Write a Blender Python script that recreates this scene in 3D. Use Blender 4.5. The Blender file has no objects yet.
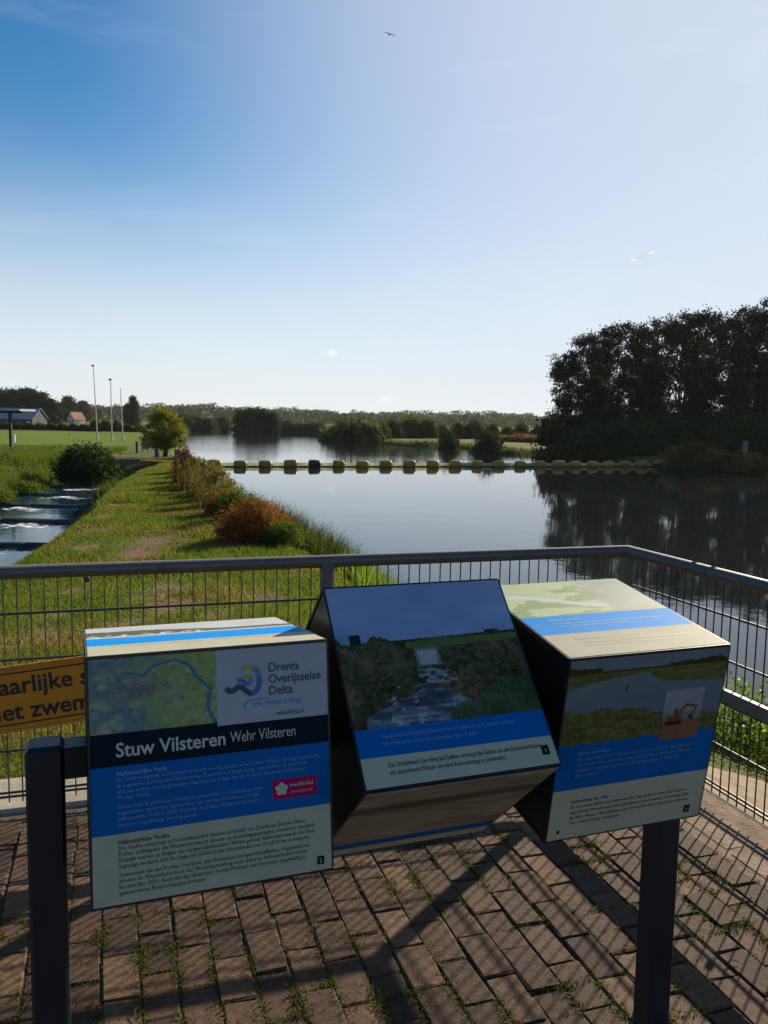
import bpy, math, random
import numpy as np
from mathutils import Matrix, Vector
SC = bpy.context.scene
COL = SC.collection
rng = np.random.default_rng(7)
random.seed(7)

# ------------------------------------------------------------------ camera
F_PX, PITCH, ROLL, EYE = 839.85, 0.1073, 0.0175, 1.575
FW = np.array([0, math.cos(PITCH), -math.sin(PITCH)])
UP = np.array([0, math.sin(PITCH), math.cos(PITCH)])
RT = np.array([1.0, 0, 0])
R2 = math.cos(ROLL) * RT + math.sin(ROLL) * UP
U2 = -math.sin(ROLL) * RT + math.cos(ROLL) * UP
cam_d = bpy.data.cameras.new('camera')
cam = bpy.data.objects.new('camera', cam_d)
COL.objects.link(cam)
cam_d.sensor_fit = 'VERTICAL'
cam_d.sensor_height = 24.0
cam_d.lens = F_PX * 24.0 / 1024
cam_d.clip_start = 0.05
cam_d.clip_end = 30000
cam.matrix_world = Matrix(((R2[0], U2[0], -FW[0], 0), (R2[1], U2[1], -FW[1], 0), (R2[2], U2[2], -FW[2], EYE), (0, 0, 0, 1)))
SC.camera = cam

# ------------------------------------------------------------------ sky, sun, exposure
SUN_AZ, SUN_EL = math.radians(55.5), math.radians(25.0)      # azimuth counted from +X
TO_SUN = Vector((math.cos(SUN_EL) * math.cos(SUN_AZ), math.cos(SUN_EL) * math.sin(SUN_AZ), math.sin(SUN_EL)))
SKY_STRENGTH = 0.075
world = bpy.data.worlds.new('World')
SC.world = world
world.use_nodes = True
wn, wl = world.node_tree.nodes, world.node_tree.links
wn.clear()
w_out = wn.new('ShaderNodeOutputWorld')
w_bg = wn.new('ShaderNodeBackground')
w_bg.inputs['Strength'].default_value = SKY_STRENGTH
sky = wn.new('ShaderNodeTexSky')
sky.sky_type = 'NISHITA'
sky.sun_disc = False
sky.sun_elevation = SUN_EL
sky.sun_rotation = math.radians(90) - SUN_AZ
sky.altitude = 0
sky.air_density = 1.0
sky.dust_density = 0.10
sky.ozone_density = 2.0
# thin cirrus streaks and two small puffs, in sky directions
geo = wn.new('ShaderNodeTexCoord')
mp = wn.new('ShaderNodeMapping')
mp.inputs['Scale'].default_value = (2.2, 5.0, 9.0)
mp.inputs['Rotation'].default_value = (0.2, 0.35, 0.5)
wl.new(geo.outputs['Generated'], mp.inputs['Vector'])
nz = wn.new('ShaderNodeTexNoise')
nz.inputs['Scale'].default_value = 1.6
nz.inputs['Detail'].default_value = 8
nz.inputs['Roughness'].default_value = 0.62
nz.inputs['Distortion'].default_value = 0.6
wl.new(mp.outputs['Vector'], nz.inputs['Vector'])
cr = wn.new('ShaderNodeValToRGB')
cr.color_ramp.elements[0].position = 0.55
cr.color_ramp.elements[0].color = (0, 0, 0, 1)
cr.color_ramp.elements[1].position = 0.86
cr.color_ramp.elements[1].color = (0.10, 0.10, 0.10, 1)
wl.new(nz.outputs['Fac'], cr.inputs['Fac'])
fac = cr.outputs['Color']
def sky_puff(px, py, ax, ay, gain, fac):
    d = FW + R2 * (px - 384) / F_PX - U2 * (py - 512) / F_PX
    d = d / np.linalg.norm(d)
    sub = wn.new('ShaderNodeVectorMath'); sub.operation = 'SUBTRACT'
    wl.new(geo.outputs['Generated'], sub.inputs[0]); sub.inputs[1].default_value = d
    n2 = wn.new('ShaderNodeTexNoise'); n2.inputs['Scale'].default_value = 70; n2.inputs['Detail'].default_value = 5
    wl.new(geo.outputs['Generated'], n2.inputs['Vector'])
    sc = wn.new('ShaderNodeVectorMath'); sc.operation = 'MULTIPLY'
    wl.new(sub.outputs[0], sc.inputs[0]); sc.inputs[1].default_value = (1 / ax, 1 / ax, 1 / ay)
    ln = wn.new('ShaderNodeVectorMath'); ln.operation = 'LENGTH'
    wl.new(sc.outputs[0], ln.inputs[0])
    a1 = wn.new('ShaderNodeMath'); a1.operation = 'MULTIPLY_ADD'
    wl.new(n2.outputs['Fac'], a1.inputs[0]); a1.inputs[1].default_value = 2.4
    inv = wn.new('ShaderNodeMath'); inv.operation = 'MULTIPLY'; inv.inputs[1].default_value = -1
    wl.new(ln.outputs['Value'], inv.inputs[0]); wl.new(inv.outputs[0], a1.inputs[2])
    mr = wn.new('ShaderNodeMapRange'); mr.interpolation_type = 'SMOOTHSTEP'
    mr.inputs['From Min'].default_value = 0.1; mr.inputs['From Max'].default_value = 1.9; mr.inputs['To Max'].default_value = gain
    wl.new(a1.outputs[0], mr.inputs['Value'])
    mx = wn.new('ShaderNodeMath'); mx.operation = 'MAXIMUM'
    wl.new(fac, mx.inputs[0]); wl.new(mr.outputs[0], mx.inputs[1])
    return mx.outputs[0]
fac = sky_puff(331, 352, 0.016, 0.006, 0.50, fac)
fac = sky_puff(387, 398, 0.013, 0.007, 0.35, fac)
wmix = wn.new('ShaderNodeMix'); wmix.data_type = 'RGBA'
wl.new(fac, wmix.inputs['Factor'])
hs_ = wn.new('ShaderNodeHueSaturation'); hs_.inputs['Saturation'].default_value = 1.38; hs_.inputs['Value'].default_value = 0.86
wl.new(sky.outputs['Color'], hs_.inputs['Color'])
sepd = wn.new('ShaderNodeSeparateXYZ'); wl.new(geo.outputs['Generated'], sepd.inputs[0])
hzr = wn.new('ShaderNodeMapRange'); hzr.interpolation_type = 'SMOOTHERSTEP'      # pale band of haze all round the horizon
hzr.inputs['From Min'].default_value = 0.36; hzr.inputs['From Max'].default_value = -0.02; hzr.inputs['To Max'].default_value = 0.85
wl.new(sepd.outputs['Z'], hzr.inputs['Value'])
hzm = wn.new('ShaderNodeMix'); hzm.data_type = 'RGBA'; wl.new(hzr.outputs[0], hzm.inputs['Factor'])
wl.new(hs_.outputs['Color'], hzm.inputs['A']); hzm.inputs['B'].default_value = (6.3, 6.7, 7.3, 1)
# broad pale glow of thin high cloud round the sun
dt = wn.new('ShaderNodeVectorMath'); dt.operation = 'DOT_PRODUCT'; wl.new(geo.outputs['Generated'], dt.inputs[0]); dt.inputs[1].default_value = TO_SUN
gl = wn.new('ShaderNodeMapRange'); gl.interpolation_type = 'SMOOTHSTEP'; gl.inputs['From Min'].default_value = 0.62; gl.inputs['From Max'].default_value = 1.0; gl.inputs['To Max'].default_value = 0.80
wl.new(dt.outputs['Value'], gl.inputs['Value'])
glm = wn.new('ShaderNodeMix'); glm.data_type = 'RGBA'; wl.new(gl.outputs[0], glm.inputs['Factor']); wl.new(hzm.outputs['Result'], glm.inputs['A']); glm.inputs['B'].default_value = (5.9, 6.3, 7.1, 1)
wl.new(glm.outputs['Result'], wmix.inputs['A'])
wmix.inputs['B'].default_value = (9.5, 9.7, 10.0, 1)
wl.new(wmix.outputs['Result'], w_bg.inputs['Color'])
wl.new(w_bg.outputs[0], w_out.inputs['Surface'])

sun_d = bpy.data.lights.new('sun', 'SUN')
sun_d.energy = 5.0
sun_d.angle = math.radians(0.53)
sun_d.color = (1.0, 0.85, 0.66)
sun = bpy.data.objects.new('sun', sun_d)
COL.objects.link(sun)
sun.rotation_euler = (-TO_SUN).to_track_quat('-Z', 'Y').to_euler()
SC.view_settings.view_transform = 'Standard'
SC.view_settings.look = 'None'
SC.view_settings.exposure = 0.75
SC.view_settings.gamma = 1.0
SC.view_settings.use_curve_mapping = False
SC.cycles.use_denoising = True
SC.cycles.max_bounces = 8
SC.cycles.transparent_max_bounces = 24
SC.cycles.caustics_reflective = False
SC.cycles.caustics_refractive = False

# ------------------------------------------------------------------ helpers
def G(px, py, z):
    """where the ray through a picture point meets the level z"""
    d = FW + R2 * (px - 384) / F_PX - U2 * (py - 512) / F_PX
    t = (z - EYE) / d[2]
    return np.array([d[0] * t, d[1] * t, z])
def at_depth(px, py, dist):
    d = FW + R2 * (px - 384) / F_PX - U2 * (py - 512) / F_PX
    t = dist / d[1]
    return np.array([d[0] * t, dist, EYE + d[2] * t])
def project(P):
    P = np.atleast_2d(P) - np.array([0, 0, EYE])
    z = P @ FW
    return 384 + F_PX * (P @ R2) / z, 512 - F_PX * (P @ U2) / z, z

def tag(o, label=None, cat=None, group=None, kind=None):
    if label: o['label'] = label
    if cat: o['category'] = cat
    if group: o['group'] = group
    if kind: o['kind'] = kind
    return o
def empty(name, loc=(0, 0, 0), rz=0.0):
    o = bpy.data.objects.new(name, None)
    COL.objects.link(o)
    o.location = loc
    o.rotation_euler = (0, 0, rz)
    o.empty_display_size = 0.1
    return o
def link_mesh(name, me, mat=None, parent=None):
    o = bpy.data.objects.new(name, me)
    COL.objects.link(o)
    if mat is not None and not me.materials: me.materials.append(mat)
    o.parent = parent
    return o
ORD = 'first second third fourth fifth sixth seventh eighth ninth tenth eleventh twelfth thirteenth fourteenth fifteenth sixteenth seventeenth eighteenth'.split()
def fast_mesh(name, V, F):
    """V (n,3), F (m,k) index array with k = 3 or 4"""
    V = np.ascontiguousarray(V, np.float32); F = np.ascontiguousarray(F, np.int32)
    me = bpy.data.meshes.new(name)
    m, k = F.shape
    me.vertices.add(len(V)); me.vertices.foreach_set('co', V.ravel())
    me.loops.add(m * k); me.loops.foreach_set('vertex_index', F.ravel())
    me.polygons.add(m)
    me.polygons.foreach_set('loop_start', np.arange(0, m * k, k, dtype=np.int32))
    me.polygons.foreach_set('loop_total', np.full(m, k, np.int32))
    me.update(calc_edges=True)
    return me
class MB:
    """collects boxes, tubes and prisms, then links them as one mesh"""
    def __init__(s): s.v = []; s.f = []
    def add(s, verts, faces):
        n = len(s.v); s.v += [tuple(map(float, p)) for p in verts]; s.f += [[i + n for i in f] for f in faces]; return s
    def box(s, c, size, M=None, bev=0.0):
        x, y, z = [q / 2 for q in size]
        if bev > 0:
            b = bev; P = []
            ring = [(-x + b, -y), (x - b, -y), (x, -y + b), (x, y - b), (x - b, y), (-x + b, y), (-x, y - b), (-x, -y + b)]
            rin = [(-x + b, -y + b), (x - b, -y + b), (x - b, -y + b), (x - b, y - b), (x - b, y - b), (-x + b, y - b), (-x + b, y - b), (-x + b, -y + b)]
            P += [(q[0], q[1], -z) for q in ring]
            P += [(q[0], q[1], z - b) for q in ring]
            P += [(q[0], q[1], z) for q in rin[0:1] + rin[1:2] + rin[3:4] + rin[5:6]]
            Fc = [[7 - i for i in range(8)]]
            for i in range(8): Fc.append([i, (i + 1) % 8, 8 + (i + 1) % 8, 8 + i])
            Fc += [[8, 9, 17, 16], [9, 10, 17], [10, 11, 18, 17], [11, 12, 18], [12, 13, 19, 18], [13, 14, 19], [14, 15, 16, 19], [15, 8, 16], [16, 17, 18, 19]]
        else:
            P = [(i * x, j * y, k * z) for k in (-1, 1) for j in (-1, 1) for i in (-1, 1)]
            Fc = [[0, 2, 3, 1], [4, 5, 7, 6], [0, 1, 5, 4], [2, 6, 7, 3], [0, 4, 6, 2], [1, 3, 7, 5]]
        P = [Vector(q) for q in P]
        if M is not None: P = [M @ q for q in P]
        return s.add([(q.x + c[0], q.y + c[1], q.z + c[2]) for q in P], Fc)
    def tube(s, pts, radii, n=8, caps=True):
        pts = [Vector(p) for p in pts]
        if not hasattr(radii, '__len__'): radii = [radii] * len(pts)
        rings = []
        for i, p in enumerate(pts):
            t = (pts[min(i + 1, len(pts) - 1)] - pts[max(i - 1, 0)]).normalized()
            a = t.cross(Vector((0, 0, 1)) if abs(t.z) < 0.9 else Vector((1, 0, 0))).normalized()
            b = t.cross(a)
            rings.append([p + radii[i] * (math.cos(2 * math.pi * k / n) * a + math.sin(2 * math.pi * k / n) * b) for k in range(n)])
        V = [q for r in rings for q in r]; Fc = []
        for i in range(len(pts) - 1):
            for k in range(n):
                Fc.append([i * n + k, i * n + (k + 1) % n, (i + 1) * n + (k + 1) % n, (i + 1) * n + k])
        if caps:
            Fc.append([n - 1 - k for k in range(n)][::-1]); Fc.append([(len(pts) - 1) * n + k for k in range(n)])
        return s.add(V, Fc)
    def prism(s, poly, h0, h1):
        n = len(poly)
        V = [(p[0], p[1], h0) for p in poly] + [(p[0], p[1], h1) for p in poly]
        return s.add(V, [list(range(n))[::-1], list(range(n, 2 * n))] + [[i, (i + 1) % n, n + (i + 1) % n, n + i] for i in range(n)])
    def mesh(s, name):
        me = bpy.data.meshes.new(name); me.from_pydata(s.v, [], s.f); me.validate(); me.update(); return me
    def build(s, name, mat, parent=None, smooth=False, loc=None):
        me = s.mesh(name)
        if smooth: me.polygons.foreach_set('use_smooth', [True] * len(me.polygons))
        o = link_mesh(name, me, mat, parent)
        if loc is not None: o.location = loc
        return o
def copy_tree(o, parent=None):
    c = o.copy(); COL.objects.link(c); c.parent = parent
    for ch in list(o.children): copy_tree(ch, c)
    return c

# ------------------------------------------------------------------ value noise for shapes and prints
def vnoise(x, y, seed=0):
    xi = np.floor(x).astype(np.int64); yi = np.floor(y).astype(np.int64)
    fx = x - xi; fy = y - yi; fx = fx * fx * (3 - 2 * fx); fy = fy * fy * (3 - 2 * fy)
    def h(a, b):
        n = (a * 374761393 + b * 668265263 + seed * 1442695041) & 0x7fffffff
        n = ((n ^ (n >> 13)) * 1274126177) & 0x7fffffff
        return ((n ^ (n >> 16)) & 0xffff) / 65535.0
    return (h(xi, yi) * (1 - fx) + h(xi + 1, yi) * fx) * (1 - fy) + (h(xi, yi + 1) * (1 - fx) + h(xi + 1, yi + 1) * fx) * fy
def fbm(x, y, seed=0, oct=4):
    a, s, t = 0.5, 0.0, 0.0
    for i in range(oct):
        s = s + a * vnoise(x * 2 ** i, y * 2 ** i, seed + i); t += a; a *= 0.5
    return s / t
def sstep(a, b, x):
    t = np.clip((x - a) / (b - a), 0, 1); return t * t * (3 - 2 * t)
def smooth1(t): return t * t * (3 - 2 * t)

# ------------------------------------------------------------------ materials
def new_mat(name):
    m = bpy.data.materials.new(name); m.use_nodes = True
    n, l = m.node_tree.nodes, m.node_tree.links
    b = n.get('Principled BSDF')
    return m, n, l, b
def ramp(n, cols, pos=None):
    r = n.new('ShaderNodeValToRGB'); e = r.color_ramp.elements
    while len(e) < len(cols): e.new(0.5)
    for i, c in enumerate(cols):
        e[i].position = pos[i] if pos else i / (len(cols) - 1); e[i].color = (*c, 1)
    return r
def noise(n, l, scale, detail=5, rough=0.6, coord='Object', vec=None, dist=0.0):
    t = n.new('ShaderNodeTexNoise'); t.inputs['Scale'].default_value = scale; t.inputs['Detail'].default_value = detail
    t.inputs['Roughness'].default_value = rough; t.inputs['Distortion'].default_value = dist
    if vec is None:
        c = n.new('ShaderNodeTexCoord'); vec = c.outputs[coord]
    l.new(vec, t.inputs['Vector']); return t
def mixc(n, l, f, a, b, mode='MIX'):
    m = n.new('ShaderNodeMix'); m.data_type = 'RGBA'; m.blend_type = mode
    for k, v in (('Factor', f), ('A', a), ('B', b)):
        if hasattr(v, 'links'): l.new(v, m.inputs[k])
        elif isinstance(v, (int, float)): m.inputs[k].default_value = v
        else: m.inputs[k].default_value = (*v, 1)
    return m.outputs['Result']
def bump(n, l, b, h, strength, dist):
    k = n.new('ShaderNodeBump'); k.inputs['Strength'].default_value = strength; k.inputs['Distance'].default_value = dist
    l.new(h, k.inputs['Height']); l.new(k.outputs[0], b.inputs['Normal'])
def mat_plain(name, col, rough=0.6, metal=0.0, var=0.25, scale=8.0, bmp=0.0, bscale=60, spec=0.5):
    m, n, l, b = new_mat(name)
    t = noise(n, l, scale)
    lo = tuple(c * (1 - var) for c in col); hi = tuple(min(1, c * (1 + var)) for c in col)
    r = ramp(n, [lo, hi], [0.3, 0.7]); l.new(t.outputs['Fac'], r.inputs['Fac']); l.new(r.outputs['Color'], b.inputs['Base Color'])
    b.inputs['Roughness'].default_value = rough; b.inputs['Metallic'].default_value = metal
    b.inputs['Specular IOR Level'].default_value = spec
    if bmp > 0:
        t2 = noise(n, l, bscale); bump(n, l, b, t2.outputs['Fac'], bmp, 0.01)
    return m
def mat_leaf(name, cols, transl=0.45, rough=0.7, nscale=0.6, spec=0.06, island=0.5):
    """leaves: colour per leaf and per patch, part of the light passes through"""
    m, n, l, b = new_mat(name)
    g = n.new('ShaderNodeNewGeometry')
    t = noise(n, l, nscale, 4)
    a = n.new('ShaderNodeMix'); a.data_type = 'FLOAT'; a.inputs['Factor'].default_value = island
    mr = n.new('ShaderNodeMapRange'); mr.inputs['From Min'].default_value = 0.28; mr.inputs['From Max'].default_value = 0.72
    l.new(t.outputs['Fac'], mr.inputs['Value'])
    l.new(mr.outputs[0], a.inputs['A']); l.new(g.outputs['Random Per Island'], a.inputs['B'])
    r = ramp(n, cols); l.new(a.outputs[0], r.inputs['Fac'])
    l.new(r.outputs['Color'], b.inputs['Base Color'])
    b.inputs['Roughness'].default_value = rough; b.inputs['Specular IOR Level'].default_value = spec
    tr = n.new('ShaderNodeBsdfTranslucent'); 
    tc = mixc(n, l, 1.0, r.outputs['Color'], (1.5, 1.6, 0.6), 'MULTIPLY'); l.new(tc, tr.inputs['Color'])
    mx = n.new('ShaderNodeMixShader'); mx.inputs['Fac'].default_value = transl
    l.new(b.outputs[0], mx.inputs[1]); l.new(tr.outputs[0], mx.inputs[2])
    l.new(mx.outputs[0], n.get('Material Output').inputs['Surface'])
    return m
M = {}
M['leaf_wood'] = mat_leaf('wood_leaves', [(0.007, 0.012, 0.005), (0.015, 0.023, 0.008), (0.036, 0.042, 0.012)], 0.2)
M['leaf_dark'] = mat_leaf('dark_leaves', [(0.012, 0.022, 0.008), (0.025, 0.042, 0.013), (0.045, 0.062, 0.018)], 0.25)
M['leaf_mid'] = mat_leaf('mid_leaves', [(0.03, 0.05, 0.014), (0.06, 0.09, 0.02), (0.12, 0.14, 0.035)], 0.45)
M['leaf_far'] = mat_leaf('far_leaves', [(0.03, 0.045, 0.02), (0.045, 0.065, 0.025), (0.06, 0.075, 0.03)], 0.3, nscale=0.02)
M['leaf_autumn'] = mat_leaf('turning_leaves', [(0.05, 0.08, 0.015), (0.12, 0.13, 0.02), (0.25, 0.19, 0.03)], 0.45, nscale=1.2)
M['leaf_rust'] = mat_leaf('rusty_leaves', [(0.09, 0.04, 0.02), (0.17, 0.065, 0.025), (0.24, 0.12, 0.04)], 0.4, nscale=1.5)
M['leaf_tan'] = mat_leaf('dry_grass', [(0.07, 0.065, 0.022), (0.14, 0.11, 0.04), (0.24, 0.18, 0.08)], 0.4, nscale=1.5)
M['leaf_red'] = mat_leaf('reddish_leaves', [(0.05, 0.03, 0.02), (0.10, 0.045, 0.03), (0.14, 0.07, 0.03)], 0.35, nscale=1.5)
M['leaf_reed'] = mat_leaf('reed_leaves', [(0.012, 0.022, 0.007), (0.035, 0.050, 0.013), (0.13, 0.115, 0.04)], 0.35, nscale=1.5)
M['leaf_bright'] = mat_leaf('bright_leaves', [(0.05, 0.10, 0.015), (0.10, 0.16, 0.025), (0.22, 0.24, 0.06)], 0.5, nscale=3, rough=0.4)
M['leaf_weed'] = mat_leaf('weed_leaves', [(0.04, 0.07, 0.015), (0.08, 0.12, 0.02), (0.17, 0.17, 0.05)], 0.4, nscale=3)
M['leaf_moss'] = mat_leaf('joint_weed_leaves', [(0.035, 0.045, 0.010), (0.07, 0.08, 0.015), (0.17, 0.15, 0.045)], 0.3, nscale=5)
M['bark'] = mat_plain('bark', (0.05, 0.04, 0.03), 0.9, 0, 0.4, 3, 0.6, 20)

def mat_grass_blades():
    m, n, l, b = new_mat('mown_grass_blades')
    g = n.new('ShaderNodeNewGeometry')
    t1 = noise(n, l, 0.55, 5, 0.65); t2 = noise(n, l, 2.3, 4, 0.6)
    r1 = ramp(n, [(0, 0, 0), (1, 1, 1)], [0.50, 0.62]); l.new(t1.outputs['Fac'], r1.inputs['Fac'])
    r2 = ramp(n, [(0, 0, 0), (1, 1, 1)], [0.50, 0.70]); l.new(t2.outputs['Fac'], r2.inputs['Fac'])
    green = ramp(n, [(0.042, 0.080, 0.010), (0.078, 0.125, 0.014), (0.14, 0.170, 0.026)]); l.new(g.outputs['Random Per Island'], green.inputs['Fac'])
    straw = ramp(n, [(0.14, 0.078, 0.042), (0.27, 0.17, 0.095)]); l.new(g.outputs['Random Per Island'], straw.inputs['Fac'])
    f = n.new('ShaderNodeMath'); f.operation = 'MULTIPLY_ADD'; f.use_clamp = True
    l.new(r1.outputs['Color'], f.inputs[0]); f.inputs[1].default_value = 0.6
    h = n.new('ShaderNodeMath'); h.operation = 'MULTIPLY'; l.new(r2.outputs['Color'], h.inputs[0]); h.inputs[1].default_value = 0.40
    l.new(h.outputs[0], f.inputs[2])
    c = mixc(n, l, f.outputs[0], green.outputs['Color'], straw.outputs['Color'])
    l.new(c, b.inputs['Base Color']); b.inputs['Roughness'].default_value = 0.65; b.inputs['Specular IOR Level'].default_value = 0.2
    tr = n.new('ShaderNodeBsdfTranslucent'); tc = mixc(n, l, 1.0, c, (1.5, 1.5, 0.6), 'MULTIPLY'); l.new(tc, tr.inputs['Color'])
    mx = n.new('ShaderNodeMixShader'); mx.inputs['Fac'].default_value = 0.5
    l.new(b.outputs[0], mx.inputs[1]); l.new(tr.outputs[0], mx.inputs[2]); l.new(mx.outputs[0], n.get('Material Output').inputs['Surface'])
    return m
M['grass'] = mat_grass_blades()

def mat_ground():
    m, n, l, b = new_mat('grassy_ground')
    gp = n.new('ShaderNodeNewGeometry')
    t1 = noise(n, l, 0.55, 5, 0.65, vec=gp.outputs['Position']); t2 = noise(n, l, 6.0, 6, 0.7, vec=gp.outputs['Position']); t3 = noise(n, l, 0.03, 4, vec=gp.outputs['Position'])
    green = ramp(n, [(0.045, 0.068, 0.011), (0.085, 0.11, 0.017), (0.12, 0.13, 0.028)], [0.3, 0.5, 0.7]); l.new(t2.outputs['Fac'], green.inputs['Fac'])
    straw = ramp(n, [(0.11, 0.062, 0.028), (0.21, 0.13, 0.06)], [0.3, 0.7]); l.new(t2.outputs['Fac'], straw.inputs['Fac'])
    r1 = ramp(n, [(0, 0, 0), (0.85, 0.85, 0.85)], [0.52, 0.64]); l.new(t1.outputs['Fac'], r1.inputs['Fac'])
    c = mixc(n, l, r1.outputs['Color'], green.outputs['Color'], straw.outputs['Color'])
    # the mown field is an even, fresher green
    at = n.new('ShaderNodeAttribute'); at.attribute_name = 'field'
    fg = ramp(n, [(0.085, 0.14, 0.007), (0.11, 0.165, 0.010)], [0.35, 0.65]); l.new(t3.outputs['Fac'], fg.inputs['Fac'])
    c = mixc(n, l, at.outputs['Fac'], c, fg.outputs['Color'])
    wa = n.new('ShaderNodeAttribute'); wa.attribute_name = 'worn'; so = ramp(n, [(0.10, 0.055, 0.032), (0.22, 0.135, 0.085)], [0.3, 0.7]); l.new(t2.outputs['Fac'], so.inputs['Fac'])
    c = mixc(n, l, wa.outputs['Fac'], c, so.outputs['Color'])
    sep = n.new('ShaderNodeSeparateXYZ'); l.new(gp.outputs['Position'], sep.inputs[0])
    mr = n.new('ShaderNodeMapRange'); mr.inputs['From Min'].default_value = -1.25; mr.inputs['From Max'].default_value = -1.75; l.new(sep.outputs['Z'], mr.inputs['Value'])
    c = mixc(n, l, mr.outputs[0], c, (0.035, 0.03, 0.02))
    l.new(c, b.inputs['Base Color']); b.inputs['Roughness'].default_value = 0.95; b.inputs['Specular IOR Level'].default_value = 0.1
    bump(n, l, b, t2.outputs['Fac'], 0.8, 0.06)
    return m
M['ground'] = mat_ground()

def mat_water(name, deep, bscale, bstr, stretch=(1, 1, 1), rough=0.03, foam=False):
    m, n, l, b = new_mat(name)
    gp = n.new('ShaderNodeNewGeometry')
    mp = n.new('ShaderNodeMapping'); mp.inputs['Scale'].default_value = stretch; l.new(gp.outputs['Position'], mp.inputs['Vector'])
    t = noise(n, l, bscale, 3, 0.55, vec=mp.outputs[0]); t2 = noise(n, l, bscale * 0.23, 2, 0.5, vec=mp.outputs[0])
    t3 = noise(n, l, 0.06, 2, 0.5, vec=gp.outputs['Position'])
    gust = n.new('ShaderNodeMapRange'); gust.inputs['From Min'].default_value = 0.40; gust.inputs['From Max'].default_value = 0.62; gust.inputs['To Min'].default_value = 0.25; gust.inputs['To Max'].default_value = 1.0
    l.new(t3.outputs['Fac'], gust.inputs['Value'])
    add = n.new('ShaderNodeMath'); add.operation = 'MULTIPLY_ADD'; l.new(t2.outputs['Fac'], add.inputs[0]); add.inputs[1].default_value = 2.2; l.new(t.outputs['Fac'], add.inputs[2])
    sy = n.new('ShaderNodeSeparateXYZ'); l.new(gp.outputs['Position'], sy.inputs[0])
    op = n.new('ShaderNodeMapRange'); op.inputs['From Min'].default_value = 58; op.inputs['From Max'].default_value = 95; op.inputs['To Min'].default_value = 0.0; op.inputs['To Max'].default_value = 2.6   # open reach takes more wind
    l.new(sy.outputs['Y'], op.inputs['Value'])
    g2 = n.new('ShaderNodeMath'); g2.operation = 'ADD'; l.new(gust.outputs[0], g2.inputs[0]); l.new(op.outputs[0], g2.inputs[1])
    hm = n.new('ShaderNodeMath'); hm.operation = 'MULTIPLY'; l.new(add.outputs[0], hm.inputs[0]); l.new(g2.outputs[0], hm.inputs[1])
    bump(n, l, b, hm.outputs[0], bstr, 0.02)
    b.inputs['Roughness'].default_value = rough; b.inputs['IOR'].default_value = 1.333
    b.inputs['Base Color'].default_value = (*deep, 1)
    if foam:
        tf = noise(n, l, 3.5, 6, 0.7, vec=gp.outputs['Position'])
        at = n.new('ShaderNodeAttribute'); at.attribute_name = 'foam'
        mu = n.new('ShaderNodeMath'); mu.operation = 'ADD'; l.new(tf.outputs['Fac'], mu.inputs[0]); l.new(at.outputs['Fac'], mu.inputs[1])
        rr = ramp(n, [(0, 0, 0), (1, 1, 1)], [0.80, 0.93]); l.new(mu.outputs[0], rr.inputs['Fac'])
        c = mixc(n, l, rr.outputs['Color'], deep, (0.8, 0.82, 0.82)); l.new(c, b.inputs['Base Color'])
        mr = n.new('ShaderNodeMapRange'); mr.inputs['To Min'].default_value = rough; mr.inputs['To Max'].default_value = 0.8; l.new(rr.outputs['Color'], mr.inputs['Value']); l.new(mr.outputs[0], b.inputs['Roughness'])
    return m
M['river'] = mat_water('river_water', (0.012, 0.016, 0.016), 2.6, 0.15)
M['stream'] = mat_water('stream_water', (0.012, 0.035, 0.07), 3.0, 0.8, foam=True, rough=0.08)

M['rail'] = mat_plain('railing_paint', (0.115, 0.112, 0.10), 0.5, 0.15, 0.2, 14, 0.1, 90)
M['bar'] = mat_plain('mesh_bar_paint', (0.035, 0.036, 0.034), 0.5, 0.1, 0.2, 20)
M['concrete'] = mat_plain('old_concrete', (0.30, 0.27, 0.21), 0.9, 0, 0.35, 4.5, 0.5, 40)
M['kerb'] = mat_plain('kerb_concrete', (0.20, 0.145, 0.09), 0.95, 0, 0.4, 9, 0.5, 50)
M['dirt'] = mat_plain('joint_dirt', (0.07, 0.055, 0.034), 0.95, 0, 0.5, 30, 0.8, 120)
M['sand'] = mat_plain('sandy_strip', (0.19, 0.13, 0.08), 0.95, 0, 0.5, 14, 0.8, 90)
M['post'] = mat_plain('navy_post_paint', (0.004, 0.010, 0.021), 0.45, 0.0, 0.25, 9, 0.05, 80)
M['cube_body'] = mat_plain('dark_cube_body', (0.005, 0.006, 0.009), 0.4, 0, 0.3, 6, 0.05, 60)
M['orange'] = mat_plain('orange_sign', (0.62, 0.23, 0.008), 0.5, 0, 0.08, 6)
M['orange_rim'] = mat_plain('orange_sign_rim', (0.55, 0.22, 0.02), 0.5, 0, 0.1, 6)
M['black_print'] = mat_plain('black_print', (0.02, 0.018, 0.016), 0.5, 0, 0.1)
def mat_print(name, col, var=0.10, rough=0.58):
    m, n, l, b = new_mat(name)
    t = noise(n, l, 9, 6, 0.7); t2 = noise(n, l, 90, 3, 0.6)
    r = ramp(n, [tuple(c * (1 - var) for c in col), col], [0.35, 0.6]); l.new(t.outputs['Fac'], r.inputs['Fac'])
    sp = ramp(n, [(1, 1, 1), (0.35, 0.33, 0.28)], [0.70, 0.80]); l.new(t2.outputs['Fac'], sp.inputs['Fac'])
    c = mixc(n, l, 0.6, r.outputs['Color'], sp.outputs['Color'], 'MULTIPLY'); l.new(c, b.inputs['Base Color'])
    b.inputs['Roughness'].default_value = rough; b.inputs['Specular IOR Level'].default_value = 0.04
    return m
M['p_cream'] = mat_print('cream_print', (0.44, 0.435, 0.315))
M['p_blue'] = mat_print('blue_print', (0.003, 0.115, 0.38))
M['p_blue_sunlit'] = mat_print('sunlit_blue_print', (0.004, 0.26, 0.70))  # the same blue print with sunlight put into its colour, for upper faces
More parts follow.
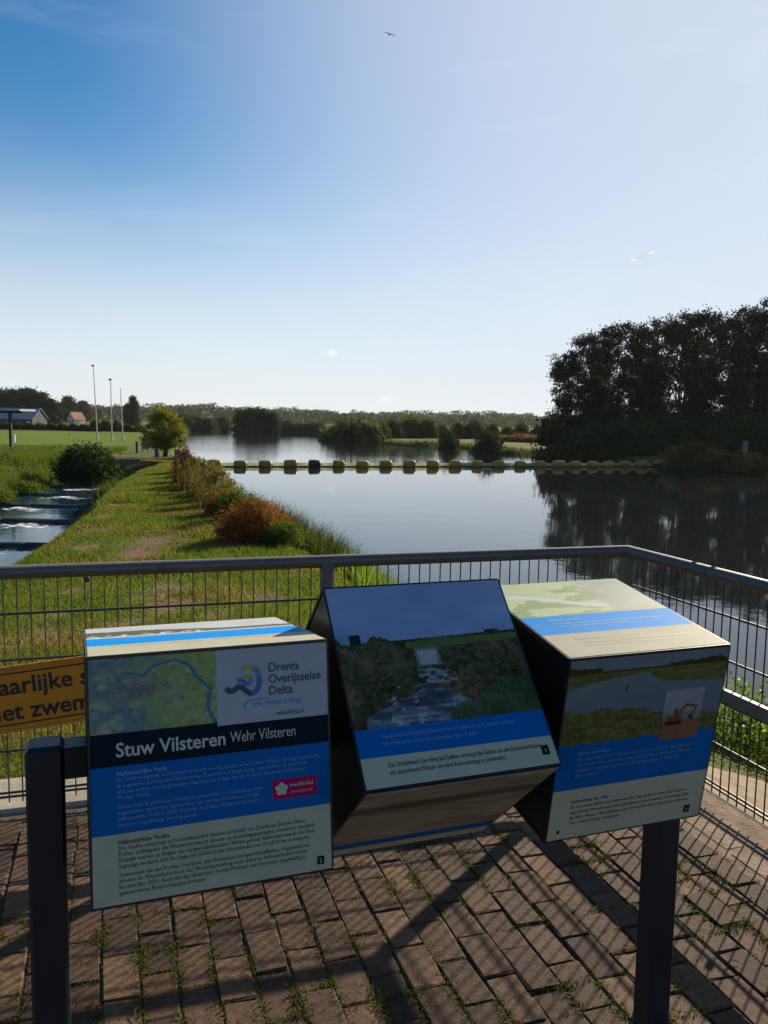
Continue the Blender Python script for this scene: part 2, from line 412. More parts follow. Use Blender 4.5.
M['p_navy'] = mat_print('navy_print', (0.008, 0.016, 0.024))
M['p_white'] = mat_print('white_print', (0.37, 0.39, 0.44), 0.06)
M['p_pink'] = mat_print('pink_print', (0.40, 0.012, 0.09), 0.05)
M['t_white'] = mat_plain('white_lettering', (0.48, 0.49, 0.42), 0.4, 0, 0.03)
M['t_pale'] = mat_plain('pale_lettering', (0.16, 0.30, 0.50), 0.4, 0, 0.03)
M['t_dark'] = mat_plain('dark_lettering', (0.035, 0.042, 0.035), 0.4, 0, 0.05)
M['t_grey'] = mat_plain('grey_lettering', (0.30, 0.30, 0.25), 0.4, 0, 0.05)
M['t_navy'] = mat_plain('navy_lettering', (0.015, 0.03, 0.13), 0.4, 0, 0.05)
M['t_sky'] = mat_plain('light_blue_lettering', (0.03, 0.22, 0.55), 0.4, 0, 0.05)
def mat_vcol(name, rough=0.5):
    m, n, l, b = new_mat(name)
    a = n.new('ShaderNodeVertexColor'); a.layer_name = 'print'; l.new(a.outputs['Color'], b.inputs['Base Color'])
    b.inputs['Roughness'].default_value = rough; b.inputs['Specular IOR Level'].default_value = 0.10
    return m
M['photo'] = mat_vcol('photo_print')
def mat_brick():
    m, n, l, b = new_mat('brown_clinker')
    oi = n.new('ShaderNodeObjectInfo'); gp = n.new('ShaderNodeNewGeometry')
    sn = n.new('ShaderNodeVectorMath'); sn.operation = 'SCALE'; l.new(gp.outputs['Position'], sn.inputs[0]); sn.inputs['Scale'].default_value = 5.2
    wn_ = n.new('ShaderNodeTexNoise'); wn_.inputs['Scale'].default_value = 1.0; l.new(sn.outputs[0], wn_.inputs['Vector'])
    base = ramp(n, [(0.040, 0.022, 0.014), (0.072, 0.040, 0.024), (0.098, 0.056, 0.032), (0.165, 0.100, 0.052)], [0.12, 0.42, 0.68, 0.92])
    mm = n.new('ShaderNodeMix'); mm.data_type = 'FLOAT'; mm.inputs['Factor'].default_value = 0.28
    l.new(oi.outputs['Random'], mm.inputs['A']); l.new(wn_.outputs['Fac'], mm.inputs['B']); l.new(mm.outputs[0], base.inputs['Fac'])
    t = noise(n, l, 38, 6, 0.7, vec=gp.outputs['Position']); r = ramp(n, [(0.45, 0.43, 0.42), (1.25, 1.2, 1.12)], [0.32, 0.70]); l.new(t.outputs['Fac'], r.inputs['Fac'])
    c = mixc(n, l, 1.0, base.outputs['Color'], r.outputs['Color'], 'MULTIPLY')
    t3 = noise(n, l, 7, 5, 0.7, vec=gp.outputs['Position']); r3 = ramp(n, [(0, 0, 0), (0.55, 0.55, 0.55)], [0.56, 0.75]); l.new(t3.outputs['Fac'], r3.inputs['Fac'])
    c = mixc(n, l, r3.outputs['Color'], c, (0.07, 0.07, 0.03))
    l.new(c, b.inputs['Base Color']); b.inputs['Roughness'].default_value = 0.85; b.inputs['Specular IOR Level'].default_value = 0.3
    bump(n, l, b, t.outputs['Fac'], 0.7, 0.006)
    return m
M['brick'] = mat_brick()
def mat_buoy():
    m, n, l, b = new_mat('yellow_buoy'); gp = n.new('ShaderNodeNewGeometry'); oi = n.new('ShaderNodeObjectInfo')
    t = noise(n, l, 4, 5, 0.7, vec=gp.outputs['Position']); r = ramp(n, [(0.30, 0.17, 0.015), (0.46, 0.28, 0.025)], [0.35, 0.65]); l.new(t.outputs['Fac'], r.inputs['Fac'])
    sx = n.new('ShaderNodeSeparateXYZ'); l.new(gp.outputs['Position'], sx.inputs[0])
    ad = n.new('ShaderNodeMath'); ad.operation = 'MULTIPLY_ADD'; l.new(t.outputs['Fac'], ad.inputs[0]); ad.inputs[1].default_value = -0.25; l.new(sx.outputs['Z'], ad.inputs[2])
    mr = n.new('ShaderNodeMapRange'); mr.inputs['From Min'].default_value = -1.86; mr.inputs['From Max'].default_value = -1.94; l.new(ad.outputs[0], mr.inputs['Value'])
    c = mixc(n, l, mr.outputs[0], r.outputs['Color'], (0.035, 0.035, 0.015))
    fd = ramp(n, [(0.7, 0.68, 0.62), (1.1, 1.08, 1.0)]); l.new(oi.outputs['Random'], fd.inputs['Fac']); c = mixc(n, l, 1.0, c, fd.outputs['Color'], 'MULTIPLY')
    l.new(c, b.inputs['Base Color']); b.inputs['Roughness'].default_value = 0.5; return m
M['buoy'] = mat_buoy()
M['buoy_black'] = mat_plain('black_buoy', (0.02, 0.02, 0.02), 0.5, 0, 0.3, 3)
M['stone_wet'] = mat_plain('wet_stone', (0.06, 0.058, 0.05), 0.5, 0, 0.4, 3, 0.6, 12)
M['wood_dark'] = mat_plain('dark_wood', (0.035, 0.027, 0.02), 0.85, 0, 0.35, 4, 0.4, 25)
M['wood_pale'] = mat_plain('pale_wood', (0.42, 0.38, 0.22), 0.8, 0, 0.25, 4)
M['steel'] = mat_plain('galvanised_steel', (0.42, 0.42, 0.40), 0.5, 0.4, 0.15, 2)
M['lamp'] = mat_plain('dark_lamp_housing', (0.03, 0.03, 0.035), 0.5, 0, 0.2, 4)
M['roof_blue'] = mat_plain('blue_grey_roof', (0.17, 0.21, 0.29), 0.45, 0.1, 0.12, 0.6)
M['roof_orange'] = mat_plain('orange_tiles', (0.24, 0.09, 0.05), 0.8, 0, 0.25, 1)
M['wall_white'] = mat_plain('white_wall', (0.66, 0.66, 0.64), 0.8, 0, 0.06, 0.5)
M['wall_dark'] = mat_plain('dark_boarding', (0.03, 0.033, 0.032), 0.85, 0, 0.25, 0.6)
M['glass'] = mat_plain('dark_pane', (0.03, 0.035, 0.04), 0.15, 0, 0.1)
M['stone'] = mat_plain('grey_stone', (0.10, 0.095, 0.085), 0.9, 0, 0.3, 3)
M['board'] = mat_plain('grey_blue_board', (0.10, 0.13, 0.16), 0.5, 0, 0.2, 3)
M['bird'] = mat_plain('dark_plumage', (0.03, 0.03, 0.035), 0.8, 0, 0.2, 3)
def mat_boom():
    m, n, l, b = new_mat('pale_green_boom')
    b.inputs['Base Color'].default_value = (0.50, 0.56, 0.42, 1); b.inputs['Roughness'].default_value = 0.5
    t = noise(n, l, 1.2, 4); r = ramp(n, [(0.50, 0.54, 0.40), (0.66, 0.70, 0.55)], [0.35, 0.65]); l.new(t.outputs['Fac'], r.inputs['Fac']); l.new(r.outputs['Color'], b.inputs['Base Color'])
    tr = n.new('ShaderNodeBsdfTranslucent'); l.new(r.outputs['Color'], tr.inputs['Color'])
    mx = n.new('ShaderNodeMixShader'); mx.inputs['Fac'].default_value = 0.7
    l.new(b.outputs[0], mx.inputs[1]); l.new(tr.outputs[0], mx.inputs[2]); l.new(mx.outputs[0], n.get('Material Output').inputs['Surface'])
    return m
M['boom'] = mat_boom()
def mat_trail():
    m, n, l, b = new_mat('ice_trail')
    b.inputs['Base Color'].default_value = (0.9, 0.9, 0.9, 1); b.inputs['Roughness'].default_value = 1
    tr = n.new('ShaderNodeBsdfTranslucent'); tr.inputs['Color'].default_value = (0.95, 0.95, 0.95, 1)
    mx = n.new('ShaderNodeMixShader'); mx.inputs['Fac'].default_value = 0.95; l.new(b.outputs[0], mx.inputs[1]); l.new(tr.outputs[0], mx.inputs[2])
    tp = n.new('ShaderNodeBsdfTransparent'); m2 = n.new('ShaderNodeMixShader'); m2.inputs['Fac'].default_value = 0.3
    l.new(mx.outputs[0], m2.inputs[1]); l.new(tp.outputs[0], m2.inputs[2]); l.new(m2.outputs[0], n.get('Material Output').inputs['Surface'])
    return m
M['trail'] = mat_trail()

# ------------------------------------------------------------------ fence frame: corner, front direction, side direction
CX, CY, TH = 1.1847, 4.032, 0.3111
DV = np.array([math.cos(TH), math.sin(TH)])        # along the front railing, to the right
NV = np.array([math.sin(TH), -math.cos(TH)])       # along the side railing, towards the viewer
def ST(s, t, z=0.0):
    """s along the front railing (0 at the corner, negative to the left), t towards the viewer"""
    return np.array([CX + DV[0] * s + NV[0] * t, CY + DV[1] * s + NV[1] * t, z])

# ------------------------------------------------------------------ river, stream and land
WZ = -1.8
def wp(px, py): return tuple(G(px, py, WZ)[:2])
RIVER = [(14, -40), (7.5, -6), (5.2, 0), (4.4, 3.5), (3.9, 6.0), (3.0, 7.6), (1.5, 8.8), (0.9, 11), (0.45, 13.4), (-1.0, 17), (-2.0, 20), (-3.8, 26), (-6.2, 33.5), (-8.7, 41),
         (-12.2, 53), (-13.5, 58), (-18.7, 80), (-26, 110), (-40, 170), wp(187, 429.3), wp(230, 429.8), wp(255, 431), wp(290, 432.5), wp(325, 434), wp(350, 434.5), wp(352, 436.6),
         wp(323, 438), wp(345, 440.8), wp(370, 442), wp(407, 446), wp(453, 447.3), wp(478, 449.5), wp(500, 454), wp(551, 456), wp(571, 457.5), wp(600, 461), wp(640, 465),
         wp(664, 468.5), wp(706, 471.5), wp(768, 474), wp(850, 481), wp(1000, 505), (60, 20), (60, -40)]
STREAM = [(-6.9, 8), (-7.4, 12.6), (-8.4, 18), (-9.4, 22), (-10.1, 25), (-11.2, 29.7), (-12.3, 36), (-13.1, 42), (-13.5, 45), (-16.5, 45), (-16.4, 42), (-15.6, 36), (-14.9, 30), (-14.2, 25), (-13.6, 22), (-12.5, 14), (-11.5, 8)]
def poly_sd(px, py, poly):
    """signed distance, negative inside"""
    P = np.array(poly); Q = np.roll(P, -1, axis=0)
    best = np.full(px.shape, 1e18); inside = np.zeros(px.shape, bool)
    for (x0, y0), (x1, y1) in zip(P, Q):
        ex, ey = x1 - x0, y1 - y0; wx, wy = px - x0, py - y0
        t = np.clip((wx * ex + wy * ey) / (ex * ex + ey * ey), 0, 1)
        best = np.minimum(best, (wx - ex * t) ** 2 + (wy - ey * t) ** 2)
        c = ((y0 > py) != (y1 > py))
        xi = x0 + (py - y0) * ex / (ey if ey != 0 else 1e-12)
        inside ^= c & (px < xi)
    d = np.sqrt(best); return np.where(inside, -d, d)
WORN = [(168, 461, .30, .5), (160, 470, .30, .5), (148, 480, .28, .55), (132, 490, .28, .6), (115, 502, .28, .7), (103, 514, .26, .75), (95, 527, .26, .8), (88, 543, .24, .8), (80, 562, .24, .8), (70, 590, .24, .7), (58, 620, .22, .7),
        (150, 538, .50, .95), (140, 548, .42, .9), (162, 590, .36, .8), (170, 612, .30, .8), (265, 600, .28, .6), (130, 640, .3, .6), (40, 655, .3, .6), (215, 628, .25, .6)]
WORN = [(*G(a, b, -.52)[:2], c, d) for a, b, c, d in WORN]
def worn(x, y):
    '''bare trodden soil: a trail along the dike and a few patches'''
    w = np.zeros_like(x)
    for wx, wy, wr, wa in WORN: w = np.maximum(w, wa * np.exp(-(((x - wx) / wr) ** 2 + ((y - wy) / (wr * 2.2)) ** 2)))
    return np.clip(w * (.35 + 1.3 * fbm(x * 3.1, y * 2.2, 77)), 0, 1)
def plat_d(x, y):
    """distance outside the paved platform"""
    rx, ry = x - CX, y - CY
    s = rx * DV[0] + ry * DV[1]; t = rx * NV[0] + ry * NV[1]
    return np.maximum(s, -t), s, t
def height(x, y):
    x = np.asarray(x, float); y = np.asarray(y, float)
    dr = poly_sd(x, y, RIVER); dc = poly_sd(x, y, STREAM)
    pd, s, t = plat_d(x, y)
    dist = np.hypot(x, y)
    top = -0.10 - 0.5 * sstep(3.0, 13.0, dist) - 0.3 * sstep(20, 60, dist)
    right = (x > 0) & (y > 40)
    top = np.where(right | (y > 75), np.minimum(top, -1.15), top)
    top = top + 0.10 * (fbm(x * 0.35, y * 0.35, 3) - 0.5) * sstep(4, 9, dist) + 0.5 * (fbm(x * 0.02, y * 0.02, 5) - 0.5) * sstep(80, 200, dist)
    wob = 0.5 * (fbm(x * 0.6, y * 0.6, 9) - 0.5)
    hr = WZ + 0.75 * (dr + wob * sstep(0, 1, dr))
    hr = np.where(dr < 0, np.maximum(WZ - 1.6, WZ + 0.6 * dr), hr)
    hc = -2.55 + 1.0 * np.maximum(dc, 0) + wob * 0.3
    top = np.where((s > 0) & (t > -1.2), np.minimum(top, -0.42 - 0.25 * np.clip(s - 0.9, 0, 2)), top)
    h = np.minimum(np.minimum(top, hr), np.where(dc < 12, hc, 99))
    far = sstep(1200, 2500, dist); h = h * (1 - far) + (-1.2) * far
    return np.where(pd < 0.28, np.minimum(h, -0.30), h)
th_f = np.radians(np.arange(-38, 38.01, 0.22)); th_b = np.radians(np.concatenate([np.arange(40, 180, 5.0), np.arange(180, 321, 5.0)]))
theta = np.concatenate([th_f, th_b])
rad = np.concatenate([[0.5, 1.5], 2.2 * np.exp(np.linspace(0, math.log(4000 / 2.2), 300))])
RR, TT = np.meshgrid(rad, theta, indexing='ij')
GX, GY = RR * np.sin(TT), RR * np.cos(TT)
GZ = height(GX, GY)
nr, nt = RR.shape
ii, jj = np.meshgrid(np.arange(nr - 1), np.arange(nt), indexing='ij')
q = np.stack([ii * nt + jj, ii * nt + (jj + 1) % nt, (ii + 1) * nt + (jj + 1) % nt, (ii + 1) * nt + jj], -1).reshape(-1, 4)[:, ::-1]
me = fast_mesh('ground', np.stack([GX, GY, GZ], -1).reshape(-1, 3), q)
fieldv = (sstep(52, 60, GY) * sstep(-14.0, -17.5, GX) * (1 - sstep(150, 156, RR)) * sstep(4, 7, poly_sd(GX, GY, RIVER))).astype(np.float32)
me.attributes.new('field', 'FLOAT', 'POINT').data.foreach_set('value', fieldv.ravel())
me.attributes.new('worn', 'FLOAT', 'POINT').data.foreach_set('value', worn(GX, GY).astype(np.float32).ravel())
me.polygons.foreach_set('use_smooth', [True] * len(me.polygons))
ground = tag(link_mesh('ground', me, M['ground']), kind='structure')
def hgt(x, y): return float(height(np.array([x]), np.array([y]))[0])

# river surface: one sheet, its edge tucked a little way under the banks
Pr = np.array(RIVER); Qn, Qp = np.roll(Pr, -1, axis=0), np.roll(Pr, 1, axis=0)
area2 = float((Pr[:, 0] * Qn[:, 1] - Qn[:, 0] * Pr[:, 1]).sum()); sgn = 1.0 if area2 > 0 else -1.0
e1 = Pr - Qp; e2 = Qn - Pr; e1 /= np.linalg.norm(e1, axis=1)[:, None]; e2 /= np.linalg.norm(e2, axis=1)[:, None]
nrm_ = np.stack([e1[:, 1] + e2[:, 1], -(e1[:, 0] + e2[:, 0])], -1); nrm_ /= np.linalg.norm(nrm_, axis=1)[:, None]
Wp = Pr + nrm_ * sgn * 1.3
o = MB().add([(p[0], p[1], WZ) for p in Wp], [list(range(len(Wp)))[:: 1 if sgn > 0 else -1]]).build('river', M['river'])
tag(o, kind='structure')
# the stream steps down in pools behind low weirs
def lerp(a, b, t): return a + (b - a) * t
PR = [(-6.9, 8), (-7.4, 12.6), (-8.4, 18), (-9.4, 22), (-10.1, 25), (-11.2, 29.7), (-12.3, 36), (-13.1, 42), (-13.6, 49)]
def stream_x(y, side):
    xs = np.interp(y, [p[1] for p in PR], [p[0] for p in PR])
    return xs - (4.1 if side and y < 26 else 3.6) * side
STEPS = [(8, 25.0, -2.36), (25.0, 29.8, -2.22), (29.8, 33.8, -2.09), (33.8, 37.6, -1.98), (37.6, 41.0, -1.89), (41.0, 46, -1.81)]
for k, (y0, y1, z) in enumerate(STEPS):
    ny, nx = 26, 16; V = []; fo = []
    for i in range(ny):
        y = lerp(y0 + 0.0, y1 + 0.12, i / (ny - 1))
        a, b_ = stream_x(y, 0) + 0.9, stream_x(y, 1) - 0.9
        for j in range(nx):
            x = lerp(b_, a, j / (nx - 1)); V.append((x, y, z))
            dd = y1 - y
            fo.append(max(0.0, 0.39 * math.exp(-((dd - 0.5 - .9 * abs(math.sin(j * .55 + k * 1.7))) / 1.1) ** 2) * (0.25 + 0.75 * math.exp(-((j / (nx - 1) - 0.48 - .12 * math.sin(k * 2.3)) / 0.26) ** 2))))
    I, J = np.meshgrid(np.arange(ny - 1), np.arange(nx - 1), indexing='ij')
    fq = np.stack([I * nx + J, I * nx + J + 1, (I + 1) * nx + J + 1, (I + 1) * nx + J], -1).reshape(-1, 4)
    me = fast_mesh('stream_pool', np.array(V), fq)
    me.attributes.new('foam', 'FLOAT', 'POINT').data.foreach_set('value', np.array(fo, np.float32))
    tag(link_mesh('stream_pool', me, M['stream']), kind='structure')
for k, (y0, y1, z) in enumerate(STEPS[:-1]):
    zt = STEPS[k + 1][2] - 0.012
    b = MB(); n = 9
    pl = [(lerp(stream_x(y1, 1) - 0.7, stream_x(y1, 0) + 0.7, i / (n - 1)), y1 + 0.06 * math.sin(i * 2.1)) for i in range(n)]
    for i in range(n - 1):
        cx, cy = (pl[i][0] + pl[i + 1][0]) / 2, (pl[i][1] + pl[i + 1][1]) / 2
        b.box((cx, cy, (zt - 2.9) / 2), (abs(pl[i + 1][0] - pl[i][0]) + 0.02, 0.22, zt + 2.9), bev=0.02)
    o = b.build('stone_weir', M['stone_wet'])
    tag(o, ['low dark sill holding the lowest pool step of the stream', 'low dark sill second from the lowest pool of the stream', 'low dark sill at the middle pool step of the stream',
            'low dark sill fourth up from the lowest stream pool', 'uppermost low dark sill of the stream beside the round bush'][k], 'weir', 'sills of the stepped stream')

# ------------------------------------------------------------------ paved platform
FRONT_S0, SIDE_T1 = -6.0, 7.0
plat = [ST(FRONT_S0, 0.0), ST(0.10, 0.0), ST(0.10, SIDE_T1), ST(FRONT_S0, SIDE_T1)]
b = MB(); b.prism([(p[0], p[1]) for p in plat], -2.6, -0.0085)
pave = tag(b.build('pavement', M['dirt']), kind='structure')
kerb_w, BP_S, BP_T, BH = 0.13, 0.1035, 0.1960, 0.07
def brick_mesh(name, w, l, seed):
    r = random.Random(seed); mb = MB()
    mb.box((0, 0, -BH / 2), (w, l, BH), bev=0.0045)
    mb.v = [(x + r.uniform(-.0032, .0032), y + r.uniform(-.0036, .0036), z + r.uniform(-.002, .002)) for x, y, z in mb.v]
    return mb.mesh(name)
b_meshes = [brick_mesh('brick', 0.0985, 0.1905, k) for k in range(24)]
for m_ in b_meshes: m_.materials.append(M['brick'])
ang = math.atan2(DV[1], DV[0])
cands = []
ncol = int((abs(FRONT_S0) - 0.26) / BP_S)
for c in range(ncol):
    s = -0.30 - c * BP_S
    off = (0.5 if c % 2 else 0.0) * BP_T + random.uniform(-.012, .012)
    nrow = int((SIDE_T1 - 0.3) / BP_T)
    for r_ in range(nrow):
        t = 0.16 + off + r_ * BP_T
        P = ST(s, t, 0); u, v, z = project(P)
        area = 1e5 / z[0] ** 2 if z[0] > 0.3 else 0
        vis = z[0] > 0.3 and -30 < u[0] < 800 and 700 < v[0] < 1060
        cands.append((-(area if vis else 0), random.random(), s, t))
cands.sort()
VB, FB = [], []
for k, (a, _, s, t) in enumerate(cands):
    P = ST(s + random.uniform(-.0025, .0025), t, -0.004 + random.uniform(-.005, .004) + 0.006 * float(fbm(np.array(s * 1.5), np.array(t * 1.5), 2)))
    rot = ang + random.uniform(-.022, .022)
    if k < 290 and a < 0:
        o = link_mesh('brick', b_meshes[k % 24], None, pave)
        o.location = P; o.rotation_euler = (random.uniform(-.012, .012), random.uniform(-.012, .012), rot)
    else:
        mm = b_meshes[k % 24]; c_, s_ = math.cos(rot), math.sin(rot); n0 = len(VB)
        VB += [(P[0] + c_ * w.co.x - s_ * w.co.y, P[1] + s_ * w.co.x + c_ * w.co.y, P[2] + w.co.z) for w in mm.vertices]
        FB += [[i + n0 for i in f.vertices] for f in mm.polygons]
me = bpy.data.meshes.new('outer_bricks'); me.from_pydata(VB, [], FB); me.update()
tag(link_mesh('outer_bricks', me, M['brick'], pave), kind='stuff')
# sandy strip and kerb stones beside the side railing
b = MB(); p4 = [ST(-0.245, 0.05), ST(0.075, 0.05), ST(0.075, 6.9), ST(-0.245, 6.9)]
b.prism([(p[0], p[1]) for p in p4], -0.06, -0.006)
tag(b.build('sandy_strip', M['sand'], pave))
for k in range(14):
    L = 0.47; t = 0.3 + k * 0.485
    mb = MB().box((0, 0, 0), (0.10, L, 0.08), bev=0.012)
    o = mb.build('kerb_stone', M['kerb'], pave); P = ST(-0.155 + random.uniform(-.01, .01), t, -0.0425 + random.uniform(-.004, .002)); o.location = P; o.rotation_euler = (0, 0, ang + random.uniform(-.03, .03))
# front kerb beyond the railing
for k in range(7):
    L = 0.985; s = -0.45 - k * 1.0
    mb = MB().box((0, 0, 0), (L, 0.33, 0.30), bev=0.012)
    o = mb.build('front_kerb_stone', M['concrete'], pave); P = ST(s, -0.205 , -0.150 + random.uniform(-.006, .006)); o.location = P; o.rotation_euler = (0, 0, ang)
# sloping concrete apron outside the side railing
b = MB()
for k in range(4):
    t0, t1 = -0.1 + k * 1.5, 1.38 + k * 1.5
    A = [ST(0.12, t0, -0.05), ST(0.98, t0 + .02, -0.34), ST(0.98, t1, -0.34), ST(0.12, t1, -0.05)]
    B_ = [p + np.array([0, 0, -0.5]) for p in A]
    b.add(A + B_, [[0, 3, 2, 1][::-1], [4, 5, 6, 7][::-1], [0, 1, 5, 4][::-1], [1, 2, 6, 5][::-1], [2, 3, 7, 6][::-1], [3, 0, 4, 7][::-1]])
ap = tag(b.build('apron', M['kerb']), kind='structure')

# ------------------------------------------------------------------ railing
rail = tag(empty('railing', ST(0, 0, 0)), 'grey metal railing with mesh panels around the corner of the brick platform', 'railing')
def rp(o):  # keep world coordinates under the railing empty
    o.matrix_parent_inverse = Matrix.Translation(-Vector(ST(0, 0, 0))); return o
ZT, RRAD = 1.0, 0.0275
rp(MB().tube([ST(FRONT_S0, 0, ZT - RRAD), ST(-0.0, 0, ZT - RRAD), ST(0, SIDE_T1, ZT - RRAD)], RRAD, 14).build('top_rail', M['rail'], rail, True))
for (a, c) in ((ST(FRONT_S0, 0, 0.485), ST(-0.03, 0, 0.485)), (ST(0, 0.03, 0.485), ST(0, SIDE_T1, 0.485))):
    d = Vector(c - a); mid = (a + c) / 2
    Mx = Matrix.Rotation(math.atan2(d.y, d.x), 3, 'Z')
    rp(MB().box(mid, (d.length, 0.035, 0.05), Mx, bev=0.006).build('middle_rail', M['rail'], rail))
for (s, t) in ((0, 0), (-1.5, 0), (-3.0, 0), (-4.5, 0), (0, 1.55), (0, 3.1), (0, 4.65)):
    Mx = Matrix.Rotation(ang, 3, 'Z')
    ln = ZT - RRAD * 1.2
    rp(MB().box(ST(s, t, ln / 2 - .01), (0.05, 0.05, ln + .02), Mx, bev=0.004).build('post', M['rail'], rail))
    rp(MB().box(ST(s, t, 0.004), (0.12, 0.12, 0.012), Mx, bev=0.003).build('base_plate', M['rail'], rail))
for t in (0.50, 0.62):
    rp(MB().tube([ST(0, t - .012, ZT - RRAD), ST(0, t + .012, ZT - RRAD)], RRAD + 0.0018, 14).build('rail_collar', M['rail'], rail, True))
bar_me = MB().tube([(0, 0, 0.035), (0, 0, ZT - 0.045)], 0.0031, 5).mesh('bar'); bar_me.materials.append(M['bar'])
OUT = 0.034
def bar(s, t):
    o = rp(link_mesh('bar', bar_me, None, rail)); o.location = ST(s, t, 0)
s_list = [-0.06 - 0.0 - .05 * k for k in range(49)] + [-2.485 - .05 * k for k in range(50)]
for s in s_list: bar(s, -OUT)
for k in range(110):
    if 0.045 + 0.05 * k < 5.2: bar(OUT, 0.045 + 0.05 * k)
WIRES = [0.945, 0.80, 0.615, 0.43, 0.245, 0.072, 0.055]
for z in WIRES:
    for side in (0, 1):
        if side == 0: a, c = ST(FRONT_S0, -OUT - .0075, z), ST(OUT, -OUT - .0075, z)
        else: a, c = ST(OUT + .0075, -OUT, z), ST(OUT + .0075, SIDE_T1, z)
        rp(MB().tube([a, c], 0.0052, 6).build('wire', M['bar'], rail))
for (s, t) in ((-2.475, -0.02), (0.02, 1.0)):
    for z in (0.93, 0.43):
        Mx = Matrix.Rotation(ang, 3, 'Z')
        rp(MB().box(ST(s, t, z), (0.02, 0.022, 0.02), Mx, bev=0.003).build('clamp', M['bar'], rail))

# ------------------------------------------------------------------ lettering
TEXTS = []
def text(parent, body, x, y, size, mat, name='lettering', w=0.0024, bold=0.0, align='LEFT', width=None, spacing=1.0, sx=1.0, line=1.0):
    TEXTS.append((parent, body, x, y, size, mat, name, w, bold, align, width, spacing, sx, line))
def flush_texts():
    tmp = []
    for (parent, body, x, y, size, mat, name, w, bold, align, width, spacing, sx, line) in TEXTS:
        cu = bpy.data.curves.new('lettering_curve', 'FONT'); cu.body = body; cu.size = size; cu.resolution_u = 3 if size > 0.012 else 1
        cu.offset = bold * size; cu.space_character = spacing; cu.align_x = align; cu.space_line = line; cu.fill_mode = 'FRONT'
        o = bpy.data.objects.new('lettering_curve', cu); COL.objects.link(o); tmp.append(o)
    bpy.context.view_layer.update()
    dg = bpy.context.evaluated_depsgraph_get()
    for o, T in zip(tmp, TEXTS):
        (parent, body, x, y, size, mat, name, w, bold, align, width, spacing, sx, line) = T
        me = bpy.data.meshes.new_from_object(o.evaluated_get(dg))
        n = len(me.vertices)
        co = np.empty(n * 3, np.float32); me.vertices.foreach_get('co', co); co = co.reshape(-1, 3)
        k = sx
        if width is not None and n: k = width / max(1e-6, co[:, 0].max() - co[:, 0].min())
        co[:, 0] = co[:, 0] * k + x; co[:, 1] += y; co[:, 2] = w
        me.vertices.foreach_set('co', co.ravel()); me.update()
        me.name = name; me.materials.clear()
        link_mesh(name, me, mat, parent)
    for o in tmp:
        c = o.data; bpy.data.objects.remove(o); bpy.data.curves.remove(c)

# ------------------------------------------------------------------ orange warning sign hung askew on the front railing
sg = tag(empty('warning_sign'), 'orange warning sign with black Dutch lettering hung on the mesh railing', 'sign')
SGW, SGH = 1.22, 0.262
sgc = ST(-2.40, 0.052, 0.515)
Rm = Matrix(((DV[0], 0, NV[0]), (DV[1], 0, NV[1]), (0, 1, 0))).to_4x4()     # x along railing, y up, z towards viewer
sg.matrix_world = Matrix.Translation(Vector(sgc)) @ Rm @ Matrix.Rotation(math.radians(4.6), 4, 'Z')
MB().box((0, 0, 0), (SGW, SGH, 0.004), bev=0.0015).build('plate', M['orange'], sg)
b = MB()
for yy in (-1, 1): b.box((0, yy * (SGH / 2 - 0.006), 0.004), (SGW, 0.012, 0.008), bev=0.002)
for xx in (-1, 1): b.box((xx * (SGW / 2 - 0.006), 0, 0.004), (0.012, SGH - 0.026, 0.008), bev=0.002)
b.build('rim', M['orange_rim'], sg)
b = MB()
for yy in (-1, 1): b.box((0, yy * (SGH / 2 - 0.030), 0.0024), (SGW - 0.03, 0.006, 0.0012))
for xx in (-1, 1): b.box((xx * (SGW / 2 - 0.030), 0, 0.0024), (0.006, SGH - 0.068, 0.0012))
b.build('printed_border', M['black_print'], sg)
text(sg, 'Gevaarlijke stroming', -0.555, 0.020, 0.094, M['black_print'], 'sign_lettering', 0.0035, 0.022, sx=1.0)
text(sg, 'niet zwemmen', -0.465, -0.082, 0.094, M['black_print'], 'sign_lettering', 0.0035, 0.022, sx=1.0)

# ------------------------------------------------------------------ stand with three turning information cubes
AX = Vector((0, 1.7634, 0.9311)); PH = 0.3537
AD = Vector((math.cos(PH), math.sin(PH), 0))
st = tag(empty('sign_stand', AX + AD * 0.04 - Vector((0, 0, AX.z)), PH), 'dark blue two post stand with a square axle carrying three information cubes', 'stand')
for s in (-0.675, 0.762):
    mb = MB().box((s - 0.04, 0, 0.475), (0.068, 0.068, 0.97), bev=0.006); mb.build('post', M['post'], st)
    MB().box((s - 0.04, 0, 0.9605), (0.058, 0.058, 0.004), bev=0.002).build('post_cap', M['post'], st)
for (a, c) in ((-0.641, -0.601), (-0.1755, -0.1386), (0.2672, 0.3109), (0.7176, 0.728)):
    MB().box(((a + c) / 2 - 0.04, 0, AX.z - 0.005), (c - a + .004, 0.06, 0.06), bev=0.003).build('axle', M['post'], st)
HA, HB = 0.427, 0.430
def rounded(w, h, r, n=4):
    pts = []
    for cx, cy, a0 in ((w / 2 - r, h / 2 - r, 0), (-w / 2 + r, h / 2 - r, 90), (-w / 2 + r, -h / 2 + r, 180), (w / 2 - r, -h / 2 + r, 270)):
        for k in range(n + 1):
            a = math.radians(a0 + 90 * k / n); pts.append((cx + r * math.cos(a), cy + r * math.sin(a)))
    return pts
